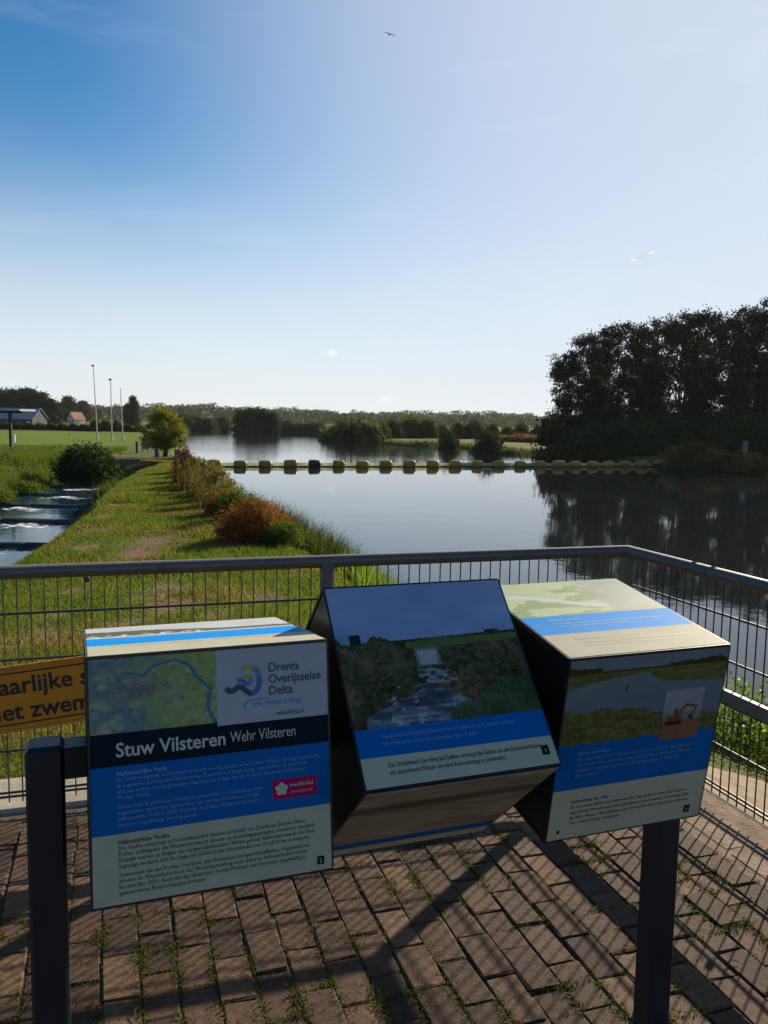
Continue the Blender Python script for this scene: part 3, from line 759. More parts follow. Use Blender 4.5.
def make_cube(s0, s1, alpha, label):
    w = s1 - s0
    c = tag(empty('information_cube'), label, 'information cube', 'turning cubes on the stand')
    c.matrix_world = Matrix.Translation(AX + AD * (s0 + s1) / 2) @ Matrix.Rotation(PH, 4, 'Z') @ Matrix.Rotation(-alpha, 4, 'X')
    MB().box((0, 0, 0), (w - 0.004, HB - 0.012, HA - 0.012), bev=0.004).build('body', M['cube_body'], c)
    P = {}
    for nm, rx, loc, h in (('front', 90, (0, -HB / 2 + .006, 0), HA), ('top', 0, (0, 0, HA / 2 - .006), HB), ('bottom', 180, (0, 0, -HA / 2 + .006), HB), ('back', 270, (0, HB / 2 - .006, 0), HA)):
        pl = MB().prism(rounded(w, h - 0.002, 0.006), 0, 0.006).build('panel', M['cube_body'], c)
        pl.location = loc; pl.rotation_euler = (math.radians(rx), 0, 0)
        P[nm] = (pl, w - 0.008, h - 0.010)
    return c, P
def rect(P, u0, v0, u1, v1, mat, name='printed_band', wz=0.0068):
    """u to the right, v downwards, both 0..1 on the panel"""
    pl, w, h = P
    x0, x1, y0, y1 = (u0 - .5) * w, (u1 - .5) * w, (.5 - v0) * h, (.5 - v1) * h
    return MB().add([(x0, y1, wz), (x1, y1, wz), (x1, y0, wz), (x0, y0, wz)], [[0, 1, 2, 3]]).build(name, mat, pl)
def photo(P, u0, v0, u1, v1, fn, res=90, name='printed_photo', wz=0.0068):
    pl, w, h = P
    asp = (u1 - u0) * w / ((v1 - v0) * h); nx = res; ny = max(8, int(res / asp))
    U, V = np.meshgrid(np.linspace(0, 1, nx), np.linspace(0, 1, ny), indexing='xy')
    C = np.clip(fn(U, V), 0, 1) * 0.72
    X = (u0 + (u1 - u0) * U - .5) * w; Y = (.5 - (v1 + (v0 - v1) * V)) * h
    I, J = np.meshgrid(np.arange(ny - 1), np.arange(nx - 1), indexing='ij')
    fq = np.stack([I * nx + J, I * nx + J + 1, (I + 1) * nx + J + 1, (I + 1) * nx + J], -1).reshape(-1, 4)
    me = fast_mesh(name, np.stack([X, Y, np.full_like(X, wz)], -1).reshape(-1, 3), fq)
    at = me.color_attributes.new('print', 'FLOAT_COLOR', 'POINT')
    at.data.foreach_set('color', np.concatenate([C, np.ones(C.shape[:2] + (1,))], -1).astype(np.float32).ravel())
    return link_mesh(name, me, M['photo'], pl)
def ptext(P, body, u, v, size, mat, name='printed_text', bold=0.0, width=None, wz=0.0074, align='LEFT', spacing=1.0, line=1.0, sx=1.0):
    pl, w, h = P
    text(pl, body, (u - .5) * w, (.5 - v) * h, size, mat, name, wz, bold, align, None if width is None else width * w, spacing, sx, line)
def lay(c, *a):
    out = np.zeros(a[0][0].shape + (3,)) + np.array(c)
    for m_, col in a: out = out * (1 - m_[..., None]) + np.asarray(col) * m_[..., None]
    return out
def ph_map(U, V):
    n1 = fbm(U * 6, V * 5, 21); n2 = fbm(U * 22, V * 18, 22)
    land = sstep(.35, .62, n1 + 0.45 * (U - .35)); g = n2[..., None] * 0.5 + .75
    cols = lay((0.17, 0.28, 0.30), (land * (.35 + .65 * sstep(.2, .7, U)), (0.36, 0.43, 0.16)), (sstep(.5, .75, fbm(U * 9, V * 8, 23)) * .7, (0.50, 0.52, 0.30)))
    cols = cols * g
    rv = [(0.28, 0.80), (0.42, 0.74), (0.50, 0.86), (0.66, 0.92), (0.78, 0.84), (0.84, 0.66), (0.95, 0.48), (0.92, 0.25), (0.985, 0.0)]
    d = np.full(U.shape, 9.0)
    for (x0, y0), (x1, y1) in zip(rv[:-1], rv[1:]):
        ex, ey = x1 - x0, y1 - y0; t = np.clip(((U - x0) * ex + (V - y0) * ey) / (ex * ex + ey * ey), 0, 1)
        d = np.minimum(d, np.hypot(U - x0 - ex * t, V - y0 - ey * t))
    cols = lay(0, (np.ones_like(U), cols), (1 - sstep(.010, .022, d + .01 * (n2 - .5)), (0.06, 0.24, 0.36)))
    town = np.exp(-(((U - .28) / .10) ** 2 + ((V - .56) / .13) ** 2) * 1.2) + .8 * np.exp(-(((U - .5) / .16) ** 2 + ((V - .56) / .10) ** 2))
    cols = lay(0, (np.ones_like(U), cols), (np.clip(town * sstep(.3, .6, n2 + .1), 0, .75), (0.22, 0.19, 0.20)))
    specks = sstep(.70, .76, fbm(U * 40, V * 30, 29, 2)); return lay(0, (np.ones_like(U), cols), (specks * .6, (0.12, 0.12, 0.12)))
def ph_weir(U, V):
    n1 = fbm(U * 9, V * 8, 31, 5); n2 = .55 * fbm(U * 45, V * 40, 32, 4) + .45 * fbm(U * 120, V * 110, 34, 3); n3 = fbm(U * 5, V * 5, 37, 4); hz = 0.575 + .025 * U + .006 * (n2 - .5)
    sky_ = np.stack([0.24 + .10 * V, 0.35 + .10 * V, 0.56 + .12 * V], -1) * (0.75 + .5 * fbm(U * 3, V * 4, 33))[..., None]
    veg = np.stack([0.045 + .05 * n2, 0.050 + .05 * n2, 0.022 + .02 * n2], -1); brown = np.stack([0.10 + .07 * n2, 0.062 + .05 * n2, 0.035 + .02 * n2], -1)
    fmix = sstep(.42, .62, n1)[..., None]; veg = (veg * (1 - fmix) + brown * fmix) * (0.35 + 1.5 * sstep(.30, .72, n2 * .6 + n3 * .4))[..., None]
    field = np.stack([0.11 + .05 * n2, 0.15 + .04 * n2, 0.05 + 0 * n2], -1)
    lowedge = hz - .05 - .05 * n3
    c = np.where((V > hz)[..., None], sky_, np.where((V > lowedge)[..., None] & (U > .36)[..., None], field, veg))
    hump = (V >= hz - .02) & (V < hz + .055 * sstep(.3, .6, fbm(U * 9, V * 0, 38)) * (U < .36) + .02 * (np.abs(U - .86) < .04)); c = np.where(hump[..., None], veg, c)
    cx = .47 - .10 * sstep(.35, .05, V) + .05 * (n1 - .5)
    wid = .030 + .27 * sstep(.26, .04, V) + .07 * (n1 - .5); wat = (np.abs(U - cx) < wid) & (V < .40)
    wc = np.stack([0.13 + .16 * n2, 0.17 + .17 * n2, 0.23 + .20 * n2], -1) * (.7 + .6 * sstep(.45, .7, fbm(U * 7, V * 50, 35)))[..., None]
    dkw = sstep(.5, .65, fbm(U * 6, V * 14, 39)) * .6; wc = wc * (1 - dkw)[..., None]; c = np.where(wat[..., None], wc, c)
    gx = U - .465; gate = (np.abs(gx) < .066) & (V > .385) & (V < .515); c = np.where(gate[..., None], np.stack([.17 + .1 * n2, .18 + .1 * n2, .17 + .1 * n2], -1), c)
    inn = (np.abs(gx) < .050 + .10 * (V - .45)) & (V > .395) & (V < .495); c = np.where(inn[..., None], np.stack([.36 + .16 * n2, .38 + .16 * n2, .40 + .16 * n2], -1), c)
    fo = sstep(.60, .70, fbm(U * 26, V * 34, 36, 3)) * (np.abs(U - .29) < .09) * (V < .26); c = lay(0, (np.ones_like(U), c), (fo * .8, (.45, .47, .5)))
    fo = sstep(.52, .62, fbm(U * 30, V * 50, 40, 3)) * (np.abs(U - .49) < .10) * (np.abs(V - .31) < .05); c = lay(0, (np.ones_like(U), c), (fo * .7, (.4, .42, .45)))
    bush = ((U - .88) ** 2 / .06 + (V - .04) ** 2 / .12 < .62 + 1.1 * (n3 - .5) + .5 * (n2 - .5)) | ((U - .62) ** 2 / .02 + (V + .02) ** 2 / .03 < .7 + 1.2 * (n2 - .5))
    leaf = np.stack([.03 + .14 * n2 ** 2, .05 + .17 * n2 ** 2, .02 + .04 * n2], -1) * (.4 + 1.2 * n1)[..., None]; c = np.where(bush[..., None], leaf, c)
    hut = (np.abs(U - .10) < .028) & (np.abs(V - (hz + .025)) < .04); return np.where(hut[..., None], np.array([.03, .03, .03]), c)
def ph_bend(U, V):
    n2 = .5 * fbm(U * 40, V * 26, 42, 4) + .5 * fbm(U * 130, V * 70, 43, 3); n1 = fbm(U * 9, V * 8, 41)
    sky_ = np.stack([.17 + .08 * n1, .21 + .08 * n1, .26 + .08 * n1], -1)
    wat = np.stack([.17 + .05 * n1, .22 + .05 * n1, .27 + .05 * n1], -1) * (.75 + .25 * V + .15 * fbm(U * 4, V * 30, 46))[..., None]
    n3 = fbm(U * 18, V * 40, 45, 4); gr = np.stack([.09 + .12 * n3, .10 + .12 * n3, .035 + .03 * n3], -1) * (.55 + .9 * n2)[..., None]; wat0 = fbm(U * 4, V * 30, 46)
    c = np.where((V > .83)[..., None], sky_, wat)
    trees = (V > .80) & (V < .84 + .09 * fbm(U * 12, V * 0, 44) * ((U < .2) | (U > .62)) + .01)
    c = np.where(trees[..., None], gr * .35, c)
    rb = (V > .66 - .10 * (U - .55)) & (V < .83) & (U > .55 - .8 * (V - .70)) & (U > .50)
    lb = (V < .83) & (V > .62 + .25 * np.sqrt(np.clip(U, 0, 1))) & (U < .62)
    c = np.where((rb | lb)[..., None], gr, c)
    nb = V < .34 + .10 * n1 - .18 * sstep(.35, .75, U) + .05 * (n2 - .5)
    c = np.where(nb[..., None], gr * (.35 + 1.1 * n2)[..., None], c)
    post = (np.abs(U - .365) < .005) & (np.abs(V - .62) < .035); return np.where(post[..., None], np.array([.03, .03, .03]), c)
def ph_digger(U, V):
    n2 = fbm(U * 14, V * 14, 52, 3); n3 = fbm(U * 50, V * 50, 53, 3)
    c = np.stack([.27 + .08 * V, .28 + .09 * V, .33 + .11 * V], -1) * (.85 + .3 * fbm(U * 5, V * 5, 54))[..., None]
    c = np.where(((V < .52 + .02 * n2) & (V > .40))[..., None], np.stack([.17 + .1 * n3, .20 + .1 * n3, .22 + .1 * n3], -1), c)
    c = np.where((V < .34 + .10 * n2 + .05 * (U < .5))[..., None], np.stack([.20 + .22 * n3, .085 + .10 * n3, .045 + .05 * n3], -1), c)
    def seg(c, pts, wd, col):
        d = np.full(U.shape, 9.0)
        for (x0, y0), (x1, y1) in zip(pts[:-1], pts[1:]):
            ex, ey = x1 - x0, y1 - y0; t = np.clip(((U - x0) * ex + (V - y0) * ey) / (ex * ex + ey * ey), 0, 1); d = np.minimum(d, np.hypot(U - x0 - ex * t, V - y0 - ey * t))
        return np.where((d < wd)[..., None], np.asarray(col) * (.7 + .6 * n3)[..., None], c)
    c = seg(c, [(.14, .33), (.48, .33)], .045, (.035, .03, .03)); c = seg(c, [(.18, .43), (.44, .42)], .055, (.24, .085, .03))
    c = seg(c, [(.34, .50), (.34, .57)], .055, (.10, .09, .09)); c = seg(c, [(.40, .45), (.50, .60), (.60, .68)], .030, (.24, .085, .03)); c = seg(c, [(.60, .68), (.86, .63)], .022, (.22, .08, .03))
    c = seg(c, [(.86, .63), (.76, .46)], .020, (.09, .06, .05)); return seg(c, [(.76, .46), (.70, .42), (.78, .39)], .028, (.05, .04, .04))
def ph_aerial(U, V):
    n1 = fbm(U * 5 + 2 * fbm(U * 2, V * 3, 60), V * 7, 61, 4); n2 = fbm(U * 30, V * 30, 62)
    g = np.stack([.42 + .2 * n1, .55 + .15 * n1, .30 + .1 * n1], -1)
    c = np.where((n1 > .56)[..., None], np.array([.30, .42, .20]) * (.8 + .4 * n2)[..., None], g)
    pth = np.abs(V - .35 - .25 * np.sin(U * 5 + 1) * (1 - U * .5)); c = lay(0, (np.ones_like(U), c), (1 - sstep(.03, .09, pth), (.60, .68, .62)))
    return lay(0, (np.ones_like(U), c), (sstep(.60, .70, U) * .75, (.33, .37, .34)))
def ph_shore(U, V):
    n1 = fbm(U * 3, V * 12, 71, 5); n2 = fbm(U * 16, V * 40, 72, 4)
    c = np.stack([.30 + .22 * n1, .26 + .20 * n1, .20 + .17 * n1], -1)
    st_ = sstep(.46, .64, fbm(U * 2.5 + V, V * 6, 73)); c = lay(0, (np.ones_like(U), c), (st_ * .6, (.20, .155, .11)))
    c = c * (.75 + .5 * n2)[..., None]
    return lay(0, (np.ones_like(U), c), (sstep(.58, .66, V) * (1 - sstep(.70, .78, V)) * sstep(.3, .5, n1 + .2) * .8, (.08, .065, .045)), (sstep(.9, 1.0, V) * .5, (.5, .5, .48)))
def ph_pale(U, V):
    n1 = fbm(U * 6, V * 4, 81); n2 = fbm(U * 30, V * 20, 82)
    c = np.stack([.52 + .2 * n1, .55 + .2 * n1, .56 + .2 * n1], -1)
    c = np.where((V > .72)[..., None], np.array([.62, .64, .64]), c)
    dk = (V < .52 - .3 * sstep(.2, .75, U) + .08 * n1) & (V > .10); c = np.where(dk[..., None], np.stack([.07 + .1 * n2, .09 + .1 * n2, .05 + .05 * n2], -1), c)
    fo = (sstep(.52, .62, fbm(U * 40, V * 10, 83)) * (V < .22) * (U < .55)); return lay(0, (np.ones_like(U), c), (fo, (.72, .74, .74)))

NL1 = ['De Vecht ontspringt in Duitsland en mondt voorbij Zwolle in het Zwarte Water. Vroeger meanderde',
       'de regenrivier zich vrij door het landschap. Daarvoor ook begin vorige eeuw hebben de gemeenten',
       'zich aan rechte oevers gehouden waardoor de lengte van de Vecht in Nederland afnam van',
       '90 naar 60 km.']
NL2 = ['Samen met de provincie Overijssel, gemeenten en maatschappelijke', 'organisaties werkt het waterschap aan het herstel van een veilige', 'halfnatuurlijke Vecht in 2050. Ook met de Duitse Vechtpartners vindt', 'hierover regelmatig overleg plaats.']
DE1 = ['Die Vechte entspringt in Deutschland und mündet unterhalb von Zwolle ins Zwarte Water.', 'Früher schlängelte die Wasserströme in diesem niederschlagsgeprägten Gewässer natürlich.',
       'Deshalb wurden zu Beginn des vorigen Jahrhunderts Wehre gebaut. Außerdem wurde der Fluss', 'begradigt, wodurch sich die Länge der Vechte in den Niederlanden von 90 auf 60 km verringerte.']
DE2 = ['Gemeinsam mit der Provinz Overijssel, den Gemeinden und gesellschaftlichen Organisationen', 'arbeitet die Wasserbehörde an der Wiederherstellung einer sicheren, halbnatürlichen Vechte',
       'bis zum Jahr 2050. Auch mit den deutschen Vechte-Partnern wird hierüber regelmäßig in', 'gemeinsamen Besprechungen beraten.']
def para(P, lines, u, v0, dv, size, mat, widths, bold=0.0):
    for k, ln in enumerate(lines):
        ptext(P, ln, u, v0 + k * dv, size, mat, width=widths[k] if k < len(widths) else None, bold=bold)
def number_tab(P, u, v, txt, sz=0.033):
    rect(P, u - sz * .5, v - sz * .55, u + sz * .5, v + sz * .55, M['p_navy'], 'number_tab', 0.0071)
    ptext(P, txt, u, v + sz * .28, 0.011, M['t_white'], 'tab_number', 0.01, wz=0.0078, align='CENTER')

def common(P, vb, vc, dutch, german, head_d, head_g, sunlit=False, dark='t_dark', pale='t_pale'):
    rect(P, 0, vb, 1, vc, M['p_blue_sunlit' if sunlit else 'p_blue']); rect(P, 0, vc, 1, 1, M['p_cream'])
    v = vb + .035
    if head_d: ptext(P, head_d, .10, v + .012, 0.0088, M[pale], 'printed_heading', .012); v += .030
    para(P, dutch, .10, v + .010, .0265, 0.0078, M[pale], [.78, .74, .70, .16])
    v = vc + .035
    if head_g: ptext(P, head_g, .10, v + .012, 0.0088, M[dark], 'printed_heading', .012); v += .030
    para(P, german, .10, v + .010, .0265, 0.0080, M[dark], [.78, .78, .74, .35])

# cube with the map
c1, P = make_cube(-0.6009, -0.1755, 0.128, 'information cube with a map and a white logo field on its upright face')
f = P['front']
photo(f, 0, 0, .513, .305, ph_map, 220, 'printed_map')
rect(f, .513, 0, 1, .320, M['p_white'], 'logo_field')
rect(f, 0, .305, 1, .440, M['p_navy'], wz=0.0065)
rect(f, 0, .440, 1, .715, M['p_blue']); rect(f, 0, .715, 1, 1, M['p_cream'])
ptext(f, 'Stuw Vilsteren', .098, .402, 0.034, M['t_white'], 'title_lettering', .016, width=.445)
ptext(f, 'Wehr Vilsteren', .565, .396, 0.028, M['t_white'], 'title_lettering', 0.0, width=.285)
ptext(f, 'Halfnatuurlijke Vecht', .10, .478, 0.0105, M['t_pale'], 'printed_heading', .016, width=.20)
para(f, NL1, .10, .502, .0245, 0.0098, M['t_pale'], [.85, .80, .79, .13])
para(f, NL2, .10, .612, .0245, 0.0098, M['t_pale'], [.60, .585, .575, .32])
ptext(f, 'Halbnatürliche Vechte', .10, .757, 0.0105, M['t_dark'], 'printed_heading', .02, width=.205)
para(f, DE1, .10, .781, .0245, 0.0104, M['t_dark'], [.79, .83, .825, .80], .006)
para(f, DE2, .10, .889, .0245, 0.0104, M['t_dark'], [.80, .79, .78, .35], .006)
number_tab(f, .950, .957, '2')
# emblem: broad D with a wave running into it
pl, w_, h_ = f
def stroke(P, pts, rad, mats, name):
    pl, w, h = P; K = 5; q_ = [np.array(p, float) for p in pts]; q_ = [2 * q_[0] - q_[1]] + q_ + [2 * q_[-1] - q_[-2]]; sm = []
    for i in range(1, len(q_) - 2):
        for t in np.arange(K) / K:
            a, b_, c, d = q_[i - 1], q_[i], q_[i + 1], q_[i + 2]; sm.append(.5 * (2 * b_ + (c - a) * t + (2 * a - 5 * b_ + 4 * c - d) * t * t + (3 * b_ - a - 3 * c + d) * t ** 3))
    sm.append(q_[-2]); pts = sm; mats = [(a * K, b_ * K, c) for a, b_, c in mats]; n = len(pts); L, R_ = [], []
    for i in range(n):
        a = np.array(pts[max(0, i - 1)]); b_ = np.array(pts[min(n - 1, i + 1)]); d = b_ - a; d = d / np.linalg.norm(d); nn = np.array([-d[1], d[0]])
        L.append(np.array(pts[i]) + nn * rad); R_.append(np.array(pts[i]) - nn * rad)
    for k, (i0, i1, mt) in enumerate(mats):
        V = [((q_[0] - .5) * w, (.5 - q_[1]) * h, 0.0074) for q_ in L[i0:i1 + 1]] + [((q_[0] - .5) * w, (.5 - q_[1]) * h, 0.0074) for q_ in R_[i0:i1 + 1]]
        m_ = i1 - i0 + 1; MB().add(V, [[i, i + 1, m_ + i + 1, m_ + i] for i in range(m_ - 1)]).build(name, mt, pl)
M['lg1'] = mat_plain('emblem_olive', (0.32, 0.29, 0.10), 0.4, 0, .05); M['lg2'] = mat_plain('emblem_teal', (0.06, 0.20, 0.30), 0.4, 0, .05)
M['lg3'] = mat_plain('emblem_blue', (0.03, 0.10, 0.36), 0.4, 0, .05); M['lg4'] = mat_plain('emblem_navy', (0.012, 0.022, 0.10), 0.4, 0, .05)
dpts = [(.618, .088), (.640, .084), (.668, .086), (.688, .100), (.696, .128), (.694, .160), (.682, .186), (.660, .194), (.640, .184), (.622, .166), (.602, .163), (.584, .176), (.566, .176), (.552, .163)]
stroke(f, dpts, .0120, [(0, 2, M['lg1']), (2, 4, M['lg2']), (4, 7, M['lg3']), (7, 13, M['lg4'])], 'emblem')
stroke(f, [(.618, .122), (.640, .119), (.656, .124), (.660, .140), (.650, .152), (.634, .146), (.618, .136), (.600, .134)], .0085, [(0, 2, M['lg1']), (2, 4, M['lg2']), (4, 7, M['lg3'])], 'emblem')
for k, tx in enumerate(('Drents', 'Overijsselse', 'Delta')):
    ptext(f, tx, .735, .108 + .050 * k, 0.0225, M['t_navy'], 'logo_lettering', .016, width=(.135, .235, .105)[k])
ptext(f, 'uw waterschap', .665, .252, 0.0165, M['t_sky'], 'logo_lettering', .008, width=.215)
stroke(f, [(.628, .262), (.634, .238), (.650, .226), (.690, .222), (.735, .222)], .0035, [(0, 4, M['t_sky'])], 'emblem')
ptext(f, 'wdodelta.nl', .765, .300, 0.0125, M['t_navy'], 'logo_lettering', .004, width=.125)
rect(f, .742, .580, .940, .665, M['p_pink'], 'pink_badge', 0.0071)
fl = []
for k in range(5):
    a = math.radians(90 + 72 * k); cx, cy = (.782 + .0165 * math.cos(a) - .5) * w_, (.5 - (.622 - .0165 * math.sin(a))) * h_
    fl.append((cx, cy))
b = MB()
for (cx, cy) in fl: b.add([(cx + .0052 * math.cos(t), cy + .0052 * math.sin(t), .0078) for t in np.linspace(0, 2 * math.pi, 10, endpoint=False)], [list(range(10))])
b.add([((.782 - .5) * w_ + .004 * math.cos(t), (.5 - .622) * h_ + .004 * math.sin(t), .00785) for t in np.linspace(0, 2 * math.pi, 10, endpoint=False)], [list(range(10))])
b.build('badge_flower', M['t_white'], pl)
ptext(f, 'vechtdal', .818, .617, 0.0115, M['t_white'], 'badge_lettering', .010, width=.105, wz=.0078)
ptext(f, 'overijssel', .818, .645, 0.0095, M['p_cream'], 'badge_lettering', 0, width=.10, wz=.0078)
tp = P['top']; photo(tp, 0, 0, 1, .44, ph_pale, 90)
common(tp, .44, .70, NL1[:2], DE1[:2], None, None, True, 't_grey', 't_white')
for side in ('bottom', 'back'):
    photo(P[side], 0, 0, 1, .62, ph_shore, 40); common(P[side], .62, .80, NL2[:2], DE2[:2], None, None)

# cube tipped back with the weir photograph
c2, P = make_cube(-0.1386, 0.2672, 0.7334, 'information cube tipped back with a small weir photographed under blue sky')
f = P['front']; photo(f, 0, 0, 1, .735, ph_weir, 330)
rect(f, 0, .735, 1, .865, M['p_blue']); rect(f, 0, .865, 1, 1, M['p_cream'])
para(f, ['Het gemaal Den Berg bij Dalfsen voorziet het gebied rond de Emmertochtsloot', 'van voldoende water om verdroging tegen te gaan.'], .125, .783, .034, 0.0120, M['t_pale'], [.70, .49])
para(f, ['Das Schöpfwerk Den Berg bei Dalfsen versorgt das Gebiet um die Emmertochtsloot', 'mit ausreichend Wasser um eine Austrocknung zu verhindern.'], .125, .915, .034, 0.0125, M['t_dark'], [.80, .60], .008)
number_tab(f, .945, .930, '1', .042)
photo(P['bottom'], 0, 0, 1, .80, ph_shore, 220)
rect(P['bottom'], 0, .80, 1, .90, M['p_blue']); rect(P['bottom'], 0, .90, 1, 1, M['p_cream'])
for side in ('top', 'back'):
    photo(P[side], 0, 0, 1, .62, ph_pale, 40); common(P[side], .62, .80, NL2[:2], DE2[:2], None, None)

# cube tipped forward with the river bend photograph
c3, P = make_cube(0.3109, 0.7176, -0.1577, 'information cube tipped forward with a river bend photo and excavator inset')
f = P['front']; photo(f, 0, 0, 1, .462, ph_bend, 300)
photo(f, .625, .215, .880, .500, ph_digger, 110, 'printed_photo', 0.0075)
NL3 = ['Op veel plaatsen in de Vecht zijn rechte oevers veranderd in natuurlijke oevers', 'De waterstroom en de bodem vormen weer geulen en zandbanken. Hierdoor', 'ontstaan er overgangen tussen nat en droog waar planten en dieren zich', 'thuisvoelen.']
DE3 = ['An den meisten Plätzen der Vechte wird der Fluss und Boden zum Teich zu geben,', 'während die Wasserströme überschwemmen und sich wieder frei bewegen. Die', 'das flache Wasser, Wasserpflanzen und Tiere sowie eine Vechte Auen ausbreiten', 'Ufer Leben wieder einkehren.']
common(f, .462, .715, [], [], None, None)
ptext(f, 'Ruimte voor water', .12, .520, 0.0100, M['t_pale'], 'printed_heading', .012, width=.20)
para(f, NL3, .12, .552, .0310, 0.0100, M['t_pale'], [.76, .74, .66, .13])
ptext(f, 'Entwicklung der Ufer', .12, .795, 0.0105, M['t_dark'], 'printed_heading', .02, width=.235)
para(f, DE3, .12, .827, .0310, 0.0108, M['t_dark'], [.76, .78, .78, .33], .007)
number_tab(f, .905, .945, '3', .04)
rect(f, .055, .945, .072, .965, M['p_navy'], 'number_tab', 0.0071)
tp = P['top']; photo(tp, 0, 0, 1, .50, ph_aerial, 220)
rect(tp, 0, .50, 1, .735, M['p_blue_sunlit']); rect(tp, 0, .735, 1, 1, M['p_cream'])
ptext(tp, 'Ruimte voor water', .16, .57, 0.0105, M['t_white'], 'printed_heading', .012, width=.19)
para(tp, ['Door aankoop van gronden langs de rivier krijgt het water meer ruimte om te stromen', 'en kan de natuur zich langs de oevers van de Vecht ontwikkelen.'], .16, .615, .036, 0.0095, M['t_white'], [.72, .46])
ptext(tp, 'Raum für Wasser', .16, .81, 0.0105, M['t_grey'], 'printed_heading', .012, width=.19)
para(tp, ['Durch den Ankauf von Flächen entlang des Flusses erhält das Wasser mehr Raum und', 'die Natur kann sich an den Ufern der Vechte entwickeln und ausbreiten.'], .16, .855, .036, 0.0098, M['t_grey'], [.72, .52])
for side in ('bottom', 'back'):
    photo(P[side], 0, 0, 1, .62, ph_shore, 40); common(P[side], .62, .80, NL2[:2], DE2[:2], None, None)
flush_texts()

# ------------------------------------------------------------------ foliage builders
def leaf_quads(C, size, r, flat=0.0, elong=1.5):
    """one bent-free quad per centre, random facing"""
    n = len(C); size = np.broadcast_to(np.asarray(size, float), (n,))
    a = r.normal(size=(n, 3)); a[:, 2] *= (1 - flat); a /= np.linalg.norm(a, axis=1)[:, None]
    b_ = r.normal(size=(n, 3)); b_ -= (b_ * a).sum(1)[:, None] * a; b_ /= np.linalg.norm(b_, axis=1)[:, None]
    s = (size * r.uniform(.6, 1.3, n))[:, None]
    A, B_ = a * s * 0.5 * elong, b_ * s * 0.5
    V = np.stack([C - A, C - B_ * .9 + A * .1, C + A, C + B_ * .9 + A * .1], 1).reshape(-1, 3)
    return V, np.arange(4 * n).reshape(-1, 4)
def crown_points(r, nclump, per, shape, spread):
    P = []
    while len(P) < nclump:
        p = r.uniform(-1, 1, 3); p[2] = r.uniform(0, 1)
        rad_ = shape(p[2])
        q = math.hypot(p[0], p[1])
        if q <= 1 and (q > .35 or r.random() < .45): P.append((p[0] * rad_, p[1] * rad_, p[2]))
    P = np.array(P); return P
def make_tree_mesh(seed, H, base, shape, nclump, per, leaf, spread, trunk_r, limbs=9, lean=0.0):
    r = np.random.default_rng(seed)
    Cl = crown_points(r, nclump, per, shape, spread)
    Cl = Cl * np.array([1, 1, H - base - spread * .7]) + np.array([0, 0, base])
    Cl[:, 0] += lean * Cl[:, 2]
    sc = r.uniform(.55, 1.25, nclump)
    pts = (Cl[:, None, :] + r.normal(size=(nclump, per, 3)) * (spread * sc)[:, None, None] * np.array([1, 1, .62])).reshape(-1, 3)
    pts = pts[pts[:, 2] > 0.05]
    V, F = leaf_quads(pts, leaf, r)
    crown = fast_mesh('crown', V, F)
    mb = MB()
    tk = [(lean * z + .04 * H * .05 * math.sin(z + seed), .02 * math.cos(z * .7 + seed), z) for z in np.linspace(-.4, H * .88, 7)]
    mb.tube(tk, [trunk_r * (1.25 if i == 0 else 1 - i / 6.6) for i in range(7)], 7)
    idx = r.choice(nclump, min(limbs, nclump), replace=False)
    for i in idx:
        e = Cl[i]; z0 = max(base * .8, e[2] - r.uniform(.15, .35) * H); z0 = min(z0, H * .8)
        s0 = Vector((lean * z0, 0, z0)); e = Vector(e); m_ = s0.lerp(e, .5) + Vector((0, 0, .02 * H))
        mb.tube([s0, m_, e], [trunk_r * .42, trunk_r * .26, trunk_r * .08], 5)
    return crown, mb.mesh('trunk')
def place_tree(name, meshes, loc, rz, scale, leafmat, label, cat, group=None):
    e = tag(empty(name, loc, rz), label, cat, group); e.scale = scale if hasattr(scale, '__len__') else (scale,) * 3
    cr_, tk_ = meshes
    for nm, me_, mt in (('crown', cr_, leafmat), ('trunk', tk_, M['bark'])):
        if not me_.materials: me_.materials.append(mt)
        o = link_mesh(nm, me_, None, e)
        if nm == 'crown' and me_.materials[0] != mt:
            o.material_slots[0].link = 'OBJECT'; o.material_slots[0].material = mt
    return e
def make_bush_mesh(seed, W, H, nclump, per, leaf, spread, D=None):
    r = np.random.default_rng(seed); P = []
    D = D or W
    while len(P) < nclump:
        p = r.uniform(-1, 1, 3); p[2] = abs(p[2])
        if p[0] ** 2 + p[1] ** 2 + p[2] ** 2 < 1: P.append((p[0] * W / 2, p[1] * D / 2, p[2] * (H - spread)))
    P = np.array(P); sc = r.uniform(.5, 1.3, nclump)
    pts = (P[:, None, :] + r.normal(size=(nclump, per, 3)) * (spread * sc)[:, None, None]).reshape(-1, 3)
    pts[:, 2] = np.abs(pts[:, 2])
    V, F = leaf_quads(pts, leaf, r); crown = fast_mesh('foliage', V, F)
    mb = MB()
    for k in range(9):
        e = P[r.integers(nclump)]; s0 = Vector((r.uniform(-.12, .12) * W, r.uniform(-.12, .12) * D, -.15))
        mb.tube([s0, s0.lerp(Vector(e), .5) + Vector((0, 0, .05 * H)), Vector(e)], [.02 * H, .013 * H, .005 * H], 5)
    return crown, mb.mesh('stems')
def place_bush(name, meshes, loc, rz, scale, leafmat, label, cat='bush', group=None):
    e = tag(empty(name, loc, rz), label, cat, group); e.scale = scale if hasattr(scale, '__len__') else (scale,) * 3
    for nm, me_, mt in (('foliage', meshes[0], leafmat), ('stems', meshes[1], M['bark'])):
        if not me_.materials: me_.materials.append(mt)
        o = link_mesh(nm, me_, None, e)
        if me_.materials[0] != mt:
            o.material_slots[0].link = 'OBJECT'; o.material_slots[0].material = mt
    return e
